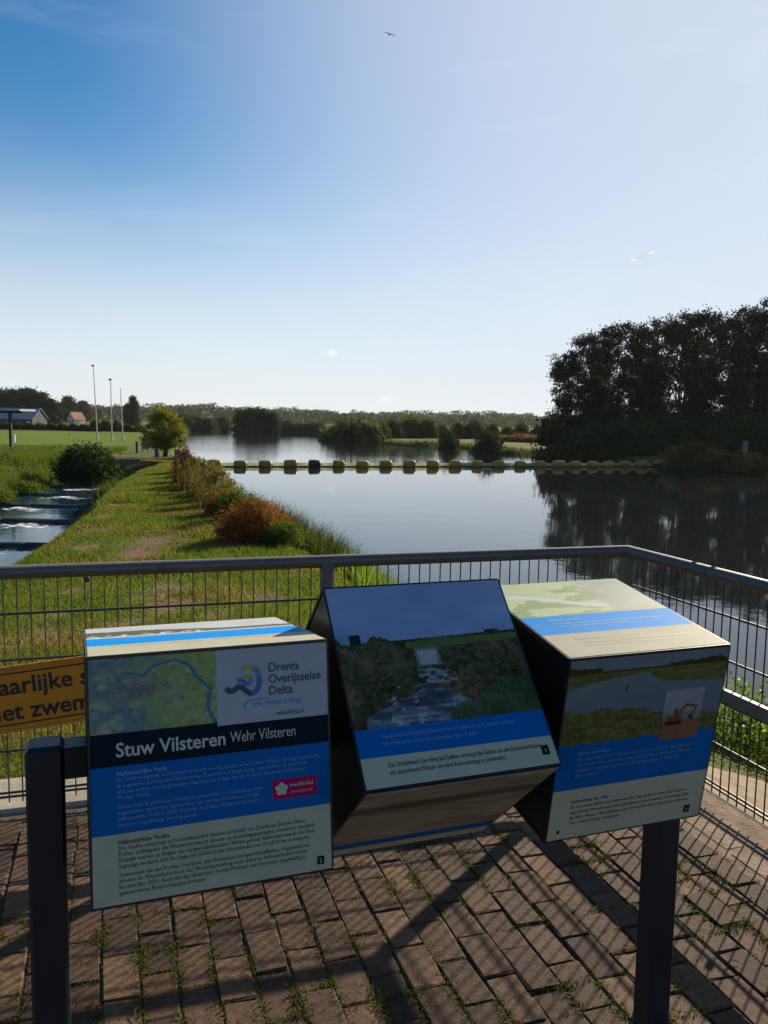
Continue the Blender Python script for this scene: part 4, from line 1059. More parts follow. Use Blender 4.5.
def blades(X, Y, Z, h, w, r, lean=0.35, seg=1, bend=0.0):
    """upright grass blades: one tapering strip each"""
    n = len(X); h = np.broadcast_to(h, (n,)) * r.uniform(.55, 1.25, n); w = np.broadcast_to(w, (n,))
    a = r.uniform(0, 2 * math.pi, n); la = r.uniform(0, 2 * math.pi, n); lm = np.abs(r.normal(size=n)) * lean * h
    dx, dy = np.cos(a) * w / 2, np.sin(a) * w / 2; lx, ly = np.cos(la) * lm, np.sin(la) * lm
    P0 = np.stack([X, Y, Z], -1); d = np.stack([dx, dy, np.zeros(n)], -1)
    if seg == 1:
        tip = P0 + np.stack([lx, ly, h], -1)
        return np.stack([P0 - d, P0 + d, tip], 1).reshape(-1, 3), np.arange(3 * n).reshape(-1, 3)
    lev = []
    for k in range(seg + 1):
        t = k / seg; c = P0 + np.stack([lx * t ** 2, ly * t ** 2, h * (t - bend * t ** 3 * np.minimum(1, lm / h))], -1)
        wd = d * (1 - .92 * t ** 1.5); lev += [c - wd, c + wd]
    V = np.stack(lev, 1).reshape(-1, 3); K = 2 * (seg + 1); base = np.arange(n)[:, None] * K
    F = np.concatenate([base + np.array([2 * k, 2 * k + 1, 2 * k + 3, 2 * k + 2]) for k in range(seg)], 0)
    return V, F

# ------------------------------------------------------------------ grass
r = np.random.default_rng(11)
n = 330000
yy = 3.4 * np.exp(r.uniform(0, 1, n) ** 0.85 * math.log(56 / 3.4))
cx_l = np.interp(yy, [3, 12.6, 22, 35, 50], [-6.0, -7.0, -9.3, -12.3, -14.0]); cx_r = np.interp(yy, [3, 8, 13.4, 17, 20, 26, 33.5, 41, 56], [1.6, 1.2, 0.3, -1.2, -2.2, -4.0, -6.4, -8.9, -13])
xx = cx_l + (cx_r - cx_l) * r.uniform(0, 1, n)
zz = height(xx, yy); pd, s_, t_ = plat_d(xx, yy)
wn_g = worn(xx, yy); keep = (r.random(n) > wn_g * 1.25) & (pd > 0.30) & (zz > -1.72) & (poly_sd(xx, yy, STREAM) > 0.2)
xx, yy, zz = xx[keep], yy[keep], zz[keep]
wn_g = wn_g[keep]; ln = 0.035 * (1 - .6 * np.minimum(1, wn_g * 2)) + 0.055 * fbm(xx * 0.8, yy * 0.8, 14) + 0.09 * sstep(0.58, .8, fbm(xx * .9, yy * .7, 15))
V, Fq = blades(xx, yy, zz, ln, 0.0045 + 0.00085 * yy, r, 0.9)
tag(link_mesh('grass', fast_mesh('grass', V, Fq), M['grass']), 'short mown grass with straw patches on the dike', 'grass', kind='stuff')
# rough bank grass beyond the stream
n = 95000
yy = r.uniform(20, 62, n); xc_ = np.interp(yy, [14, 25, 37, 49, 62], [-14.2, -14.9, -16.2, -17.2, -19]); xx = xc_ - np.abs(r.normal(size=n)) * 7
zz = height(xx, yy); keep = (zz > -2.45) & (poly_sd(xx, yy, STREAM) > 0.0); xx, yy, zz = xx[keep], yy[keep], zz[keep]
V, Fq = blades(xx, yy, zz, 0.18 + .35 * fbm(xx * .4, yy * .4, 17), 0.0035 + 0.0007 * yy, r, 0.5)
tag(link_mesh('bank_grass', fast_mesh('bank_grass', V, Fq), M['leaf_weed']), 'rough uncut grass on the far bank of the stream', 'grass', kind='stuff')
# reedy fringe of the far and right banks
pts = []
for (p, q_) in zip(RIVER[18:42], RIVER[19:43]):
    L = math.hypot(q_[0] - p[0], q_[1] - p[1]); k = int(min(2600, L * 45)); t = r.uniform(0, 1, k)
    nx_, ny_ = (q_[1] - p[1]) / L, -(q_[0] - p[0]) / L; o_ = r.normal(size=k) * .6 + .3
    pts.append(np.stack([p[0] + (q_[0] - p[0]) * t - nx_ * 0 + nx_ * o_ * 0, p[1] + (q_[1] - p[1]) * t + np.abs(o_)], -1))
pts = np.concatenate(pts); xx, yy = pts[:, 0], pts[:, 1]; zz = np.maximum(height(xx, yy), WZ - .1)
V, Fq = blades(xx, yy, zz, 0.18 + .35 * fbm(xx * .15, yy * .15, 19), 0.0012 * np.hypot(xx, yy), r, 0.25)
tag(link_mesh('bank_reeds', fast_mesh('bank_reeds', V, Fq), M['leaf_mid']), 'low reed fringe along the far river banks', 'reeds', kind='stuff')
# weeds and moss in the paving joints
ns = 2300
cs, ct = r.uniform(-3.4, -0.28, ns), r.uniform(0.1, 3.4, ns)
mask = fbm(cs * 1.6, ct * 1.6, 91, 3) + .25 * r.random(ns) > .54; cs, ct = cs[mask], ct[mask]
cc = np.round((-0.30 - cs) / BP_S - .5); head = r.random(len(cs)) < .3
off_ = np.where(cc % 2 > 0, .5, 0.0) * BP_T
cs2 = np.where(head, cs, -0.30 - (cc + .5) * BP_S); ct2 = np.where(head, 0.16 + BP_T * (np.round((ct - .16 - off_) / BP_T - .5) + .5) + off_, ct)
cs2 = np.where(head, -0.30 - np.round((-0.30 - cs) / BP_S) * BP_S + r.uniform(-.04, .04, len(cs)), cs2)
k = (r.exponential(26, len(cs)) + 5).astype(int); idx = np.repeat(np.arange(len(cs)), k)
big_ = np.minimum(1.0, k[idx] / 45.0); n = len(idx)
ds = r.normal(size=n) * np.where(head[idx], .022, .0065) * (1 + big_); dt = r.normal(size=n) * np.where(head[idx], .006, .030) * (.5 + big_)
X = CX + DV[0] * (cs2[idx] + ds) + NV[0] * (ct2[idx] + dt); Y = CY + DV[1] * (cs2[idx] + ds) + NV[1] * (ct2[idx] + dt)
V, Fq = blades(X, Y, np.full(n, -0.006), 0.007 + .011 * big_, 0.0040, r, 1.2, 2, .5)
tag(link_mesh('joint_weeds', fast_mesh('joint_weeds', V, Fq), M['leaf_moss'], pave), 'small green weeds growing in the brick joints', kind='stuff')
# fallen straws and twigs on the bricks
b = MB()
for k in range(60):
    P = ST(r.uniform(-2.9, -.2), r.uniform(.1, 2.6), 0.006); a = r.uniform(0, 6.28); L = r.uniform(.015, .05)
    b.tube([P, P + np.array([math.cos(a) * L * .5, math.sin(a) * L * .5, .004]), P + np.array([math.cos(a + .4) * L, math.sin(a + .4) * L, 0])], .0013, 4)
tag(b.build('straw_litter', M['leaf_tan']), 'dry straws and bits of twig scattered on the bricks', 'litter', kind='stuff')

# ------------------------------------------------------------------ plants along the dike
def clump(name, label, cat, loc, n, hgt_, w, rad_, mat, r, lean=.35, seg=3, group=None, plume=None):
    e = tag(empty(name, loc), label, cat, group)
    a = r.uniform(0, 6.28, n); q_ = np.abs(r.normal(size=n)) * rad_ * .6
    X, Y = np.cos(a) * q_, np.sin(a) * q_
    Zb = height(loc[0] + X, loc[1] + Y) - loc[2]; Zb = np.maximum(Zb, WZ - .15 - loc[2])
    V, Fq = blades(X, Y, Zb, hgt_, w, r, lean, seg, .35)
    link_mesh('leaves', fast_mesh('leaves', V, Fq), mat, e)
    if plume:
        k = n // 10; X, Y = X[:k], Y[:k]; C = np.repeat(np.stack([X, Y, Zb[:k] + hgt_ * r.uniform(.8, 1.15, k)], -1), 14, 0)
        C = C + r.normal(size=C.shape) * np.array([.02, .02, .06]); V, Fq = leaf_quads(C, .035, r, 0, 2.2)
        tag(link_mesh('seed_heads', fast_mesh('seed_heads', V, Fq), plume, e), kind='stuff')
    return e
r = np.random.default_rng(23)
def on(x, y, dz=0.0): return (x, y, hgt(x, y) + dz)
place_bush('rusty_shrub', make_bush_mesh(101, 1.15, 1.0, 150, 110, 0.026, .085), on(-2.4, 15.0), .3, (1.05, .95, .82), M['leaf_rust'], 'rust brown shrub on the edge of the grassy dike')
place_bush('rusty_shrub', make_bush_mesh(105, .75, .62, 70, 90, 0.026, .10), on(-2.05, 15.5), .9, 1.0, M['leaf_rust'], 'small rust coloured shrub leaning against the larger rust brown shrub')
place_bush('rusty_shrub', make_bush_mesh(102, 0.9, 0.6, 90, 90, 0.026, .08), on(-1.75, 14.6), 1.3, .8, M['leaf_mid'], 'low green shrub in front of the rust brown shrub', 'bush')
place_bush('reddish_shrub', make_bush_mesh(103, 1.0, 1.05, 90, 90, 0.04, .10), on(-6.75, 29), .3, 1.0, M['leaf_red'], 'dull red shrub at the far end of the dike edge')
place_bush('reddish_shrub', make_bush_mesh(104, .9, 1.05, 80, 90, 0.045, .10), on(-8.2, 34.5), .9, 1.0, M['leaf_red'], 'dull red shrub beside the stone post at the dike end')
tan = [(-4.1, 20.8, .95, .5), (-4.5, 22.2, 1.0, .5), (-3.6, 19.2, .75, .45), (-5.2, 24.2, 1.0, .5), (-6.0, 26.5, 1.0, .5)]
for i, (x, y, h_, rd) in enumerate(tan):
    clump('dry_grass_clump', ('second', 'third', 'first', 'fourth', 'fifth')[i] + ' tall straw coloured grass clump behind the rust brown shrub on the dike edge', 'grass clump', on(x, y), 520, h_ * .8, .014, rd, M['leaf_tan'], r, .3, 3, 'dry grass clumps on the dike edge', M['leaf_tan'])
for i, (x, y, sc, mt, lab) in enumerate([(-3.05, 17.4, .9, 'leaf_mid', 'green leafy shrub just behind the rust brown shrub on the dike'), (-3.5, 18.4, .8, 'leaf_rust', 'small rust tinted shrub among the straw coloured grass clumps'), (-4.9, 23.2, .85, 'leaf_mid', 'green leafy shrub among the straw coloured grass clumps'),
        (-5.7, 25.6, .9, 'leaf_rust', 'rust tinted shrub beyond the straw coloured grass clumps'), (-6.3, 27.6, .85, 'leaf_mid', 'green leafy shrub before the dull red shrub'), (-7.5, 31.8, .9, 'leaf_rust', 'rust tinted shrub between the two dull red shrubs'), (-1.5, 15.7, .7, 'leaf_mid', 'low green shrub between the rust brown shrub and the reeds')]):
    mm = make_bush_mesh(160 + i, 1.0, .85, 90, 80, .034, .10)
    place_bush('dike_shrub', mm, on(x, y), i * 1.1, sc, M[mt], lab)
reed_pts = [(-.5, 14.6, .85), (-.9, 15.6, .95), (-1.3, 16.6, 1.0), (-1.7, 17.7, 1.0), (-2.05, 18.9, 1.0), (-2.6, 20.6, .95), (-3.2, 22.6, .9), (-4.1, 25.6, .8), (-5.4, 29.5, .8), (-7.1, 35.0, .8), (-8.3, 39, .8)]
for i, (x, y, h_) in enumerate(reed_pts):
    clump('reed_clump', ORD[i] + ' green reed clump along the dike shore, counted from the railing', 'reeds', on(x, y), 850, h_ * .92, .020, .62, M['leaf_reed'], r, .42, 3, 'reed clumps along the dike')
weed_pts = [(.05, 12.8), (.25, 11.9), (-.1, 13.6), (.45, 11.0), (.6, 10.1), (-.3, 14.2)]
for i, (x, y) in enumerate(weed_pts):
    clump('shore_weed', ORD[(3, 2, 4, 1, 0, 5)[i]] + ' bright green shore weed behind the railing, counted away from it', 'weeds', on(x, y), 420, .62, .022, .45, M['leaf_bright'], r, .45, 3, 'shore weeds behind the railing')
for i, (x, y, w_) in enumerate([(2.75, 4.9, 1.0), (2.95, 4.15, 1.0), (2.5, 5.6, .95), (3.3, 3.4, 1.0)]):
    place_bush('leafy_bush', make_bush_mesh(120 + i, 1.2 * w_, 1.05 * w_, 120, 60, .028, .10), on(x, y, -.1), i * 1.3, .74, M['leaf_bright'], ORD[(1, 2, 0, 3)[i]] + ' bright leafy bush below the concrete apron, counted from the railing corner', 'bush', 'bushes outside the side railing')
# round dark bush by the stream and bramble on its far bank
place_bush('round_bush', make_bush_mesh(130, 3.2, 2.15, 190, 60, .12, .26), (-15.0, 42.5, -1.70), .3, (.95, .95, .92), M['leaf_dark'], 'dark rounded bush beside the head of the stepped stream')
for i, (x, y, s) in enumerate([(-16.6, 38, 1.0), (-16.1, 34.0, .85), (-17.0, 29.5, 1.0), (-18.5, 36.0, 1.0), (-17.8, 32.5, 1.05), (-19.0, 28.5, 1.0), (-17.2, 26.0, 1.0), (-19.0, 41, 1.1)]):
    if i < 2: mm = make_bush_mesh(140 + i, 2.0, 1.0, 80, 50, .085, .18); BRM = [mm] if i == 0 else BRM + [mm]
    place_bush('bramble', BRM[i % 2], on(x, y, -.1), i * 1.1, (s * 1.0, s * 1.0, s * .62), M['leaf_weed'] if i % 3 == 0 else M['leaf_mid'], ORD[(1, 3, 5, 2, 4, 6, 7, 0)[i]] + ' bramble on the far stream bank, counted from the round bush', 'bramble', 'brambles on the stream bank')
for i, (x, y) in enumerate([(-13.05, 40.5), (-12.6, 38.2), (-12.2, 36.3)]):
    clump('stream_reed', ORD[i] + ' dark reed tuft on the dike side of the stream, counted from the round bush', 'reeds', on(x, y), 260, .55, .03, .5, M['leaf_mid'], r, .35, 3, 'reed tufts by the stream')

# ------------------------------------------------------------------ end of the dike
tm = make_tree_mesh(201, 3.05, .62, lambda z: 1.28 * math.sin(math.pi * min(1, .20 + z * .72)) ** .6, 170, 60, .085, .19, .09)
p = G(164, 457, -.85); place_tree('young_tree', tm, (p[0], p[1], hgt(p[0], p[1])), .4, 1.0, M['leaf_autumn'], 'small rounded tree with yellowing leaves at the end of the dike', 'tree')
def box_thing(name, label, cat, px, py, z, size, mat, cap=None, dz=0):
    p = G(px, py, z); e = tag(empty(name, (p[0], p[1], hgt(p[0], p[1]))), label, cat)
    MB().box((0, 0, size[2] / 2 - .1), (size[0], size[1], size[2] + .2), bev=.02).build('shaft', mat, e)
    if cap: MB().box((0, 0, size[2] + .03), (size[0] * 1.15, size[1] * 1.15, .06), bev=.015).build('cap', cap, e)
    return e
box_thing('wooden_post', 'thick dark wooden post under the yellowing tree', 'post', 166, 456.5, -.82, (.28, .28, .95), M['wood_dark'], M['wood_dark'])
box_thing('wooden_post', 'thin dark wooden post left of the grey notice board', 'post', 137, 453, -.85, (.14, .14, .75), M['wood_dark'], M['wood_dark'])
box_thing('stone_post', 'short grey stone post on the cross wall of the dike', 'post', 157, 457.5, -.80, (.22, .22, .55), M['stone'], M['stone'])
box_thing('stone_post', 'stout grey stone post beside the reddish shrubs at the dike end', 'post', 178, 459, -.80, (.34, .34, .72), M['stone'], M['stone'])
p = G(145, 452, -.85); e = tag(empty('notice_board', (p[0], p[1], hgt(p[0], p[1]))), 'grey blue notice board standing at the dike end', 'notice board')
MB().box((0, 0, .62), (.46, .05, .80), bev=.01).build('panel', M['board'], e)
for sx_ in (-.18, .18): MB().box((sx_, 0.045, .45), (.06, .04, 1.1), bev=.006).build('leg', M['wood_dark'], e)
a, c = G(112, 461, -.85), G(184, 459.5, -.85); mid = (a + c) / 2; d = c - a
cw = MB().box((0, 0, 0), (float(np.linalg.norm(d[:2])), .35, .75), bev=.03).build('cross_wall', M['stone']); cw.location = (mid[0], mid[1], hgt(mid[0], mid[1]) - .22); cw.rotation_euler = (0, 0, math.atan2(d[1], d[0]))
tag(cw, 'low dark cross wall closing the far end of the dike', 'wall')

# ------------------------------------------------------------------ buoy line
bx = [214.4, 240, 265, 290.4, 314.4, 338.6, 362.3, 385.6, 409.2, 432.5, 455, 477, 498.4, 520, 540, 558.4, 575.3, 592.3, 608.5, 624.8, 641.4, 657.7]
bA, bB = G(214.4, 467.2, WZ), G(657.7, 467.0, WZ); bdir = bB - bA; bang = math.atan2(bdir[1], bdir[0])
def on_line(px):
    d = FW + R2 * (px - 384) / F_PX - U2 * (467 - 512) / F_PX
    k = d[0] / d[1]; t = (k * bA[1] - bA[0]) / (bdir[0] - k * bdir[1]); return bA + bdir * t
prof = [(-.44, .05), (-.43, .20), (-.38, .285), (-.30, .30), (-.1, .31), (.1, .31), (.30, .30), (.38, .285), (.43, .20), (.44, .05)]
buoy_me = MB().tube([(x, 0, 0) for x, _ in prof], [q_ for _, q_ in prof], 14).mesh('float'); buoy_me.polygons.foreach_set('use_smooth', [True] * len(buoy_me.polygons))
band_me = MB().tube([(-.03, 0, 0), (.03, 0, 0)], .319, 14).mesh('strap')
eye_me = MB().tube([(.43, 0, 0), (.56, 0, 0)], .035, 6).mesh('shackle')
buoy_me.materials.append(M['buoy']); band_me.materials.append(M['buoy']); eye_me.materials.append(M['lamp'])
for i, px in enumerate(bx):
    p = on_line(px); black = i == 4
    tilt = 0 if i < 15 else random.uniform(-.12, .12)
    e = empty('buoy', (p[0], p[1], WZ + .21 + random.uniform(-.03, .03)), bang + random.uniform(-.06, .06)); e.rotation_euler[1] = random.uniform(-.06, .06) + tilt; e.scale = (random.uniform(.92, 1.06),) * 3; e.rotation_euler[0] = random.uniform(-.5, .5)
    tag(e, 'black barrel buoy among the yellow buoys across the river' if black else ORD[3 - i if i < 4 else i - 5] + (' yellow barrel buoy from the black buoy towards the grassy dike' if i < 4 else ' yellow barrel buoy from the black buoy towards the dark wood'), 'buoy', 'barrel buoys across the river')
    o = link_mesh('float', buoy_me, None, e)
    if black: o.material_slots[0].link = 'OBJECT'; o.material_slots[0].material = M['buoy_black']
    q_ = link_mesh('strap', band_me, None, e)
    if black: q_.material_slots[0].link = 'OBJECT'; q_.material_slots[0].material = M['buoy_black']
    link_mesh('shackle', eye_me, None, e)
nrm = np.array([-math.sin(bang), math.cos(bang), 0])
a, c = on_line(192) + nrm * .55, on_line(690) + nrm * .55; mid = (a + c) / 2; L = float(np.linalg.norm(c - a))
bm = MB()
nseg = 40
for k in range(nseg):
    x0, x1 = -L / 2 + L * k / nseg, -L / 2 + L * (k + 1) / nseg - .03
    bm.box(((x0 + x1) / 2, 0, .12), (x1 - x0, .03, .34))
o = bm.build('floating_boom', M['boom']); o.location = (mid[0], mid[1], WZ); o.rotation_euler = (0, 0, bang)
tag(o, 'pale green floating boom behind the barrel buoys', 'boom')
cab = MB().tube([(-L / 2, -.0, .0), (L / 2, 0, .0)], .05, 6).build('boom_cable', M['lamp'], o); cab.location = (0, -.2, .03)

# ------------------------------------------------------------------ wood on the right bank
wood = []
for k in range(5):
    H = 15.5
    wood.append(make_tree_mesh(300 + k, H, 1.0, lambda z, k=k: (2.15 + .5 * math.sin(k * 2 + z * 7)) * (1 - .45 * max(0, z - .6) ** 1.2 / .4) * (1.0 - .22 * math.sin(math.pi * min(1, max(0, (z - .15) / .6)))), 200, 74, .20, .44, .28, 14))
und = [make_bush_mesh(320 + k, 6.0, 3.2, 150, 60, .28, .5) for k in range(2)]
def by_top(px, top_y, dist):
    p = at_depth(px, top_y, dist); z = hgt(p[0], p[1]); return p[0], p[1], z, p[2] - z
row = [(566, 352, 84), (588, 333, 87), (612, 325, 88), (636, 322, 86), (660, 319, 87), (684, 311, 85), (708, 310, 86), (732, 316, 84), (754, 306, 85), (778, 298, 84), (805, 300, 86), (835, 305, 86), (868, 300, 86)]
for i, (px, ty, d_) in enumerate(row):
    x, y, z, H = by_top(px, ty, d_)
    lab = 'low outermost tree at the open edge of the dark wood' if i == 0 else ORD[i - 1] + ' tall dark tree in the front row of the wood, counted from its open edge'
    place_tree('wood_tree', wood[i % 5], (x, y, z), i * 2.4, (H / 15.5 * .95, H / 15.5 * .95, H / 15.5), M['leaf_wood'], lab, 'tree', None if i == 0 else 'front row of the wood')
x, y, z, H = by_top(557, 392, 86)
place_tree('wood_tree', make_tree_mesh(330, 5.4, .3, lambda z: 2.3 * (1 - .4 * z), 110, 60, .26, .5, .14), (x + .4, y, z), .5, 1.0, M['leaf_wood'], 'short spreading tree under the edge of the dark wood', 'tree')
row2 = [(600, 352, 99), (648, 345, 100), (700, 340, 100), (742, 338, 99), (815, 330, 99)]
for i, (px, ty, d_) in enumerate(row2):
    x, y, z, H = by_top(px, ty, d_)
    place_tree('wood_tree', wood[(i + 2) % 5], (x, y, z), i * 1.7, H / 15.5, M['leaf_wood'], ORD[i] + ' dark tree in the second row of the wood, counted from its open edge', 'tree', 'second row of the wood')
for i, px in enumerate([575, 600, 628, 655, 682, 710, 738, 766, 796, 830]):
    x, y, z, H = by_top(px, 430, 81 - .02 * (px - 575))
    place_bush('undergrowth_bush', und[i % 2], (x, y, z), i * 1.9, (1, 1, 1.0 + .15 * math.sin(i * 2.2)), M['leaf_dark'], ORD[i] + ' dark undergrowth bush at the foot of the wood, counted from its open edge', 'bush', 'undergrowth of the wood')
low = [make_bush_mesh(340 + k, 2.6, 1.5, 90, 50, .16, .26) for k in range(2)]
for i, (px, py) in enumerate([(680, 467), (697, 468), (713, 469), (729, 470), (746, 471), (762, 472), (782, 474), (805, 476)]):
    p = G(px, py - 2.0, -1.5)
    place_bush('bank_shrub', low[i % 2], on(p[0], p[1]), i * 1.3, (1, 1, .8 + .25 * math.sin(i * 1.7)), M['leaf_red'] if i % 2 else M['leaf_tan'], ORD[i // 2] + (' brownish' if i % 2 else ' straw coloured') + ' bank shrub before the dark wood, counted from the last buoy', 'bush', 'bank shrubs before the wood')
for (px, py, lab) in ((614, 455, 'small grey sign board at the foot of the wood near the last buoys'), (745, 452, 'small grey sign board behind the brownish bank shrubs')):
    p = at_depth(px, py, 66 if px > 700 else 70); z = hgt(p[0], p[1])
    e = tag(empty('sign_board', (p[0], p[1], z)), lab, 'sign'); MB().box((0, 0, 1.25), (.42, .04, .9), bev=.01).build('panel', M['board'], e); MB().tube([(0, .05, -.2), (0, .05, 1.6)], .04, 6).build('leg', M['steel'], e)

# ------------------------------------------------------------------ middle bank: bushes, small trees
mid_m = [make_bush_mesh(350 + k, 6.0, 4.0, 150, 46, .30, .5) for k in range(4)]
mids = [(332, 425, 432, 140), (343, 420, 437, 137), (356, 419, 440, 134), (370, 419, 441, 132), (382, 423, 441, 134), (393, 420, 441, 140), (411, 414.5, 441, 146), (427, 418, 441, 146), (441, 424, 441, 150), (459, 421, 445, 150), (474, 419, 444, 150), (492, 423, 446, 155), (508, 424, 445, 160), (522, 423, 444, 160), (538, 425, 443, 160)]
for i, (px, ty, by, d_) in enumerate(mids):
    x, y, z, H = by_top(px, ty, d_)
    w_ = max(.45, min(.8, H / 5.0))
    place_bush('waterside_bush', mid_m[i % 4], (x, y, z), i * 1.7, (w_ * .9, w_ * .9, H / 4.0), [M['leaf_mid'], M['leaf_far'], M['leaf_dark']][i % 3], ORD[i // 3] + (' mid green', ' grey green', ' dark')[i % 3] + ' waterside bush on the low bank across the river, counted towards the wood', 'bush', ['green waterside bushes', 'grey green waterside bushes', 'dark waterside bushes'][i % 3])
for (px, ty, d_, sx_, lab) in ((449, 429, 108, .50, 'small round willow bush standing alone near the low bank'), (489, 431, 96, .62, 'round dark willow bush at the water near the buoy line')):
    x, y, z, H = by_top(px, ty, d_)
    place_bush('willow_bush', mid_m[1], (x, y, z), .4, (sx_, sx_, H / 4.0), M['leaf_dark'], lab)
# heath strip and far clump
for i, (px, ty, d_) in enumerate([(508, 435, 128), (520, 434, 128), (533, 434.5, 126), (545, 435, 124), (557, 436, 122)]):
    x, y, z, H = by_top(px, ty, d_)
    place_bush('heath_shrub', mid_m[i % 4], (x, y, z), i, (.75, .6, max(.15, H / 4.0)), M['leaf_rust'] if i % 2 else M['leaf_tan'], ORD[4 - i] + ' brownish heath shrub in the strip beside the dark wood, counted from the wood', 'bush', 'heath shrubs')
fc = make_tree_mesh(360, 6.6, .3, lambda z: 3.0 * math.sin(math.pi * min(1, .22 + z * .75)) ** .6, 100, 50, .42, .7, .2)
for i, (px, ty, d_) in enumerate([(242, 410, 205), (252, 407.5, 204), (262, 408.5, 206), (271, 412, 204)]):
    x, y, z, H = by_top(px, ty, d_)
    place_tree('shore_tree', fc, (x, y, z), i * 1.3, (.72, .72, H / 6.6), M['leaf_dark'], ('third tallest dark tree', 'tallest dark tree', 'second tallest dark tree', 'lowest dark tree')[i] + ' of the clump on the far shore', 'tree', 'tree clump on the far shore')
for i, (px, ty, d_) in enumerate([(184, 414, 230), (197, 416, 235), (208, 418, 232), (222, 417, 240), (285, 420, 215), (300, 423, 214), (316, 422, 214)]):
    x, y, z, H = by_top(px, ty, d_)
    place_tree('shore_tree', fc, (x, y, z), i * 1.1, (.9, .9, H / 6.6), M['leaf_far'], ORD[i] + ' grey green tree behind the far shore, counted from the yellowing tree', 'tree', 'grey green trees behind the far shore')

# ------------------------------------------------------------------ far tree line: reads as one mass
r = np.random.default_rng(41)
Pf = []
for px in np.arange(-60, 840, 3.0):
    for layer in range(2):
        d_ = 620 + 160 * layer + r.uniform(-30, 30)
        base_t = np.interp(px, [-60, 0, 60, 130, 180, 240, 300, 340, 420, 480, 545, 840], [400, 400, 404, 406, 404, 407, 409.5, 412, 413.5, 413, 414.5, 416]) + (0 if layer else 2)
        top = base_t + r.normal() * 1.3 + 1.6 * (fbm(np.array(px * .05), np.array(layer * 3.), 6) - .5) * 2
        p = at_depth(px, top, d_); H = p[2] + 1.2; w_ = r.uniform(3.0, 5.0)
        k = 150; c = r.normal(size=(k, 3)) * np.array([w_ * .5, w_ * .5, 0]) + np.array([p[0], p[1], 0]); c[:, 2] = -1.2 + H * r.uniform(0, 1, k) ** .7
        Pf.append(c)
Pf = np.concatenate(Pf); V, Fq = leaf_quads(Pf, 1.25, r, 0, 1.2)
tag(link_mesh('distant_wood', fast_mesh('distant_wood', V, Fq), M['leaf_far']), 'long grey green tree line along the horizon', 'wood', kind='stuff')

# ------------------------------------------------------------------ left side: field edge trees, hedge, barn, house, poles, shelter
big = [make_tree_mesh(370 + k, 10.5, .3, lambda z: 4.6 * math.sin(math.pi * min(1, .25 + z * .68)) ** .7, 130, 50, .5, .8, .3) for k in range(2)]
for i, (px, ty, d_) in enumerate([(-22, 392, 262), (-4, 389, 265), (12, 389, 262), (26, 388.5, 266), (39, 392, 264), (48, 399, 262)]):
    x, y, z, H = by_top(px, ty, d_)
    place_tree('broad_tree', big[i % 2], (x, y, z), i * 1.4, (.95, .95, H / 10.5), M['leaf_dark'], ORD[5 - i] + ' broad dark tree behind the blue roofed barn, counted from the white house', 'tree', 'trees behind the barn')
for i, (px, ty, d_, sx_, lab) in enumerate([(68, 396, 330, .75, 'dark rounded tree directly left of the white house'), (83, 401, 420, .8, 'tree between the white house and the light poles'), (133, 396, 260, .42, 'dark narrow tree between the light poles and the yellowing tree'), (128, 404, 262, .4, 'lower dark tree beside the narrow dark tree')]):
    x, y, z, H = by_top(px, ty, d_)
    place_tree('field_tree', big[i % 2], (x, y, z), i, (sx_, sx_, H / 10.5), M['leaf_dark'], lab, 'tree')
hd = [make_bush_mesh(380 + k, 9, 1.5, 130, 36, .34, .34, 2.4) for k in range(2)]
for i, px in enumerate(np.arange(-15, 150, 11.0)):
    x, y, z, H = by_top(px, 420.5, 157)
    tall = 1.35 if 85 < px < 120 else .8
    place_bush('field_hedge', hd[i % 2], (x, y, z), .05 * i, (.27, .6, tall), M['leaf_mid'] if tall > 1 else M['leaf_dark'], ORD[i] + (' length of field hedge, a taller green one, counted from the barn end' if tall > 1 else ' length of field hedge, low and dark, counted from the barn end'), 'hedge', 'taller field hedge' if tall > 1 else 'low field hedge')
# barn with blue grey roof
def gable(name, label, cat, loc, rz, L, W, hw, hr_, wall, roof, windows=()):
    e = tag(empty(name, loc, rz), label, cat)
    MB().add([(-L / 2, -W / 2, -.5), (L / 2, -W / 2, -.5), (L / 2, W / 2, -.5), (-L / 2, W / 2, -.5), (-L / 2, -W / 2, hw), (L / 2, -W / 2, hw), (L / 2, W / 2, hw), (-L / 2, W / 2, hw), (-L / 2, 0, hr_), (L / 2, 0, hr_)],
             [[0, 1, 5, 4], [2, 3, 7, 6], [1, 2, 6, 9, 5], [3, 0, 4, 8, 7], [4, 5, 9, 8], [6, 7, 8, 9]]).build('wall', wall, e)
    for sg_ in (-1, 1):
        o_ = .35; k = (hr_ - hw) / (W / 2); t = .14
        A = [(-L / 2 - o_, sg_ * (W / 2 + o_), hw - k * o_ + .03), (L / 2 + o_, sg_ * (W / 2 + o_), hw - k * o_ + .03), (L / 2 + o_, 0, hr_ + .03), (-L / 2 - o_, 0, hr_ + .03)]
        A += [(x, y, z + t) for x, y, z in A]
        MB().add(A, [[0, 3, 2, 1], [4, 5, 6, 7], [0, 1, 5, 4], [1, 2, 6, 5], [2, 3, 7, 6], [3, 0, 4, 7]]).build('roof', roof, e)
    for (x, y, z, sx_, sy_, sz_, nm, mt) in windows: MB().box((x, y, z), (sx_, sy_, sz_), bev=.02).build(nm, mt, e)
    return e
p = at_depth(8, 424, 205); z = hgt(p[0], p[1])
gable('barn', 'long low barn with blue grey roof at the field edge', 'barn', (p[0] - 1.0, p[1], z), .0, 17.5, 9, 1.9, 4.3, M['wall_dark'], M['roof_blue'],
      [(4.5, -4.52, .9, 2.2, .08, 1.7, 'door', M['wood_dark']), (-1, -4.52, 1.1, 1.4, .08, .9, 'window', M['glass']), (7.8, -4.52, .9, .9, .08, .8, 'window', M['wall_white'])])
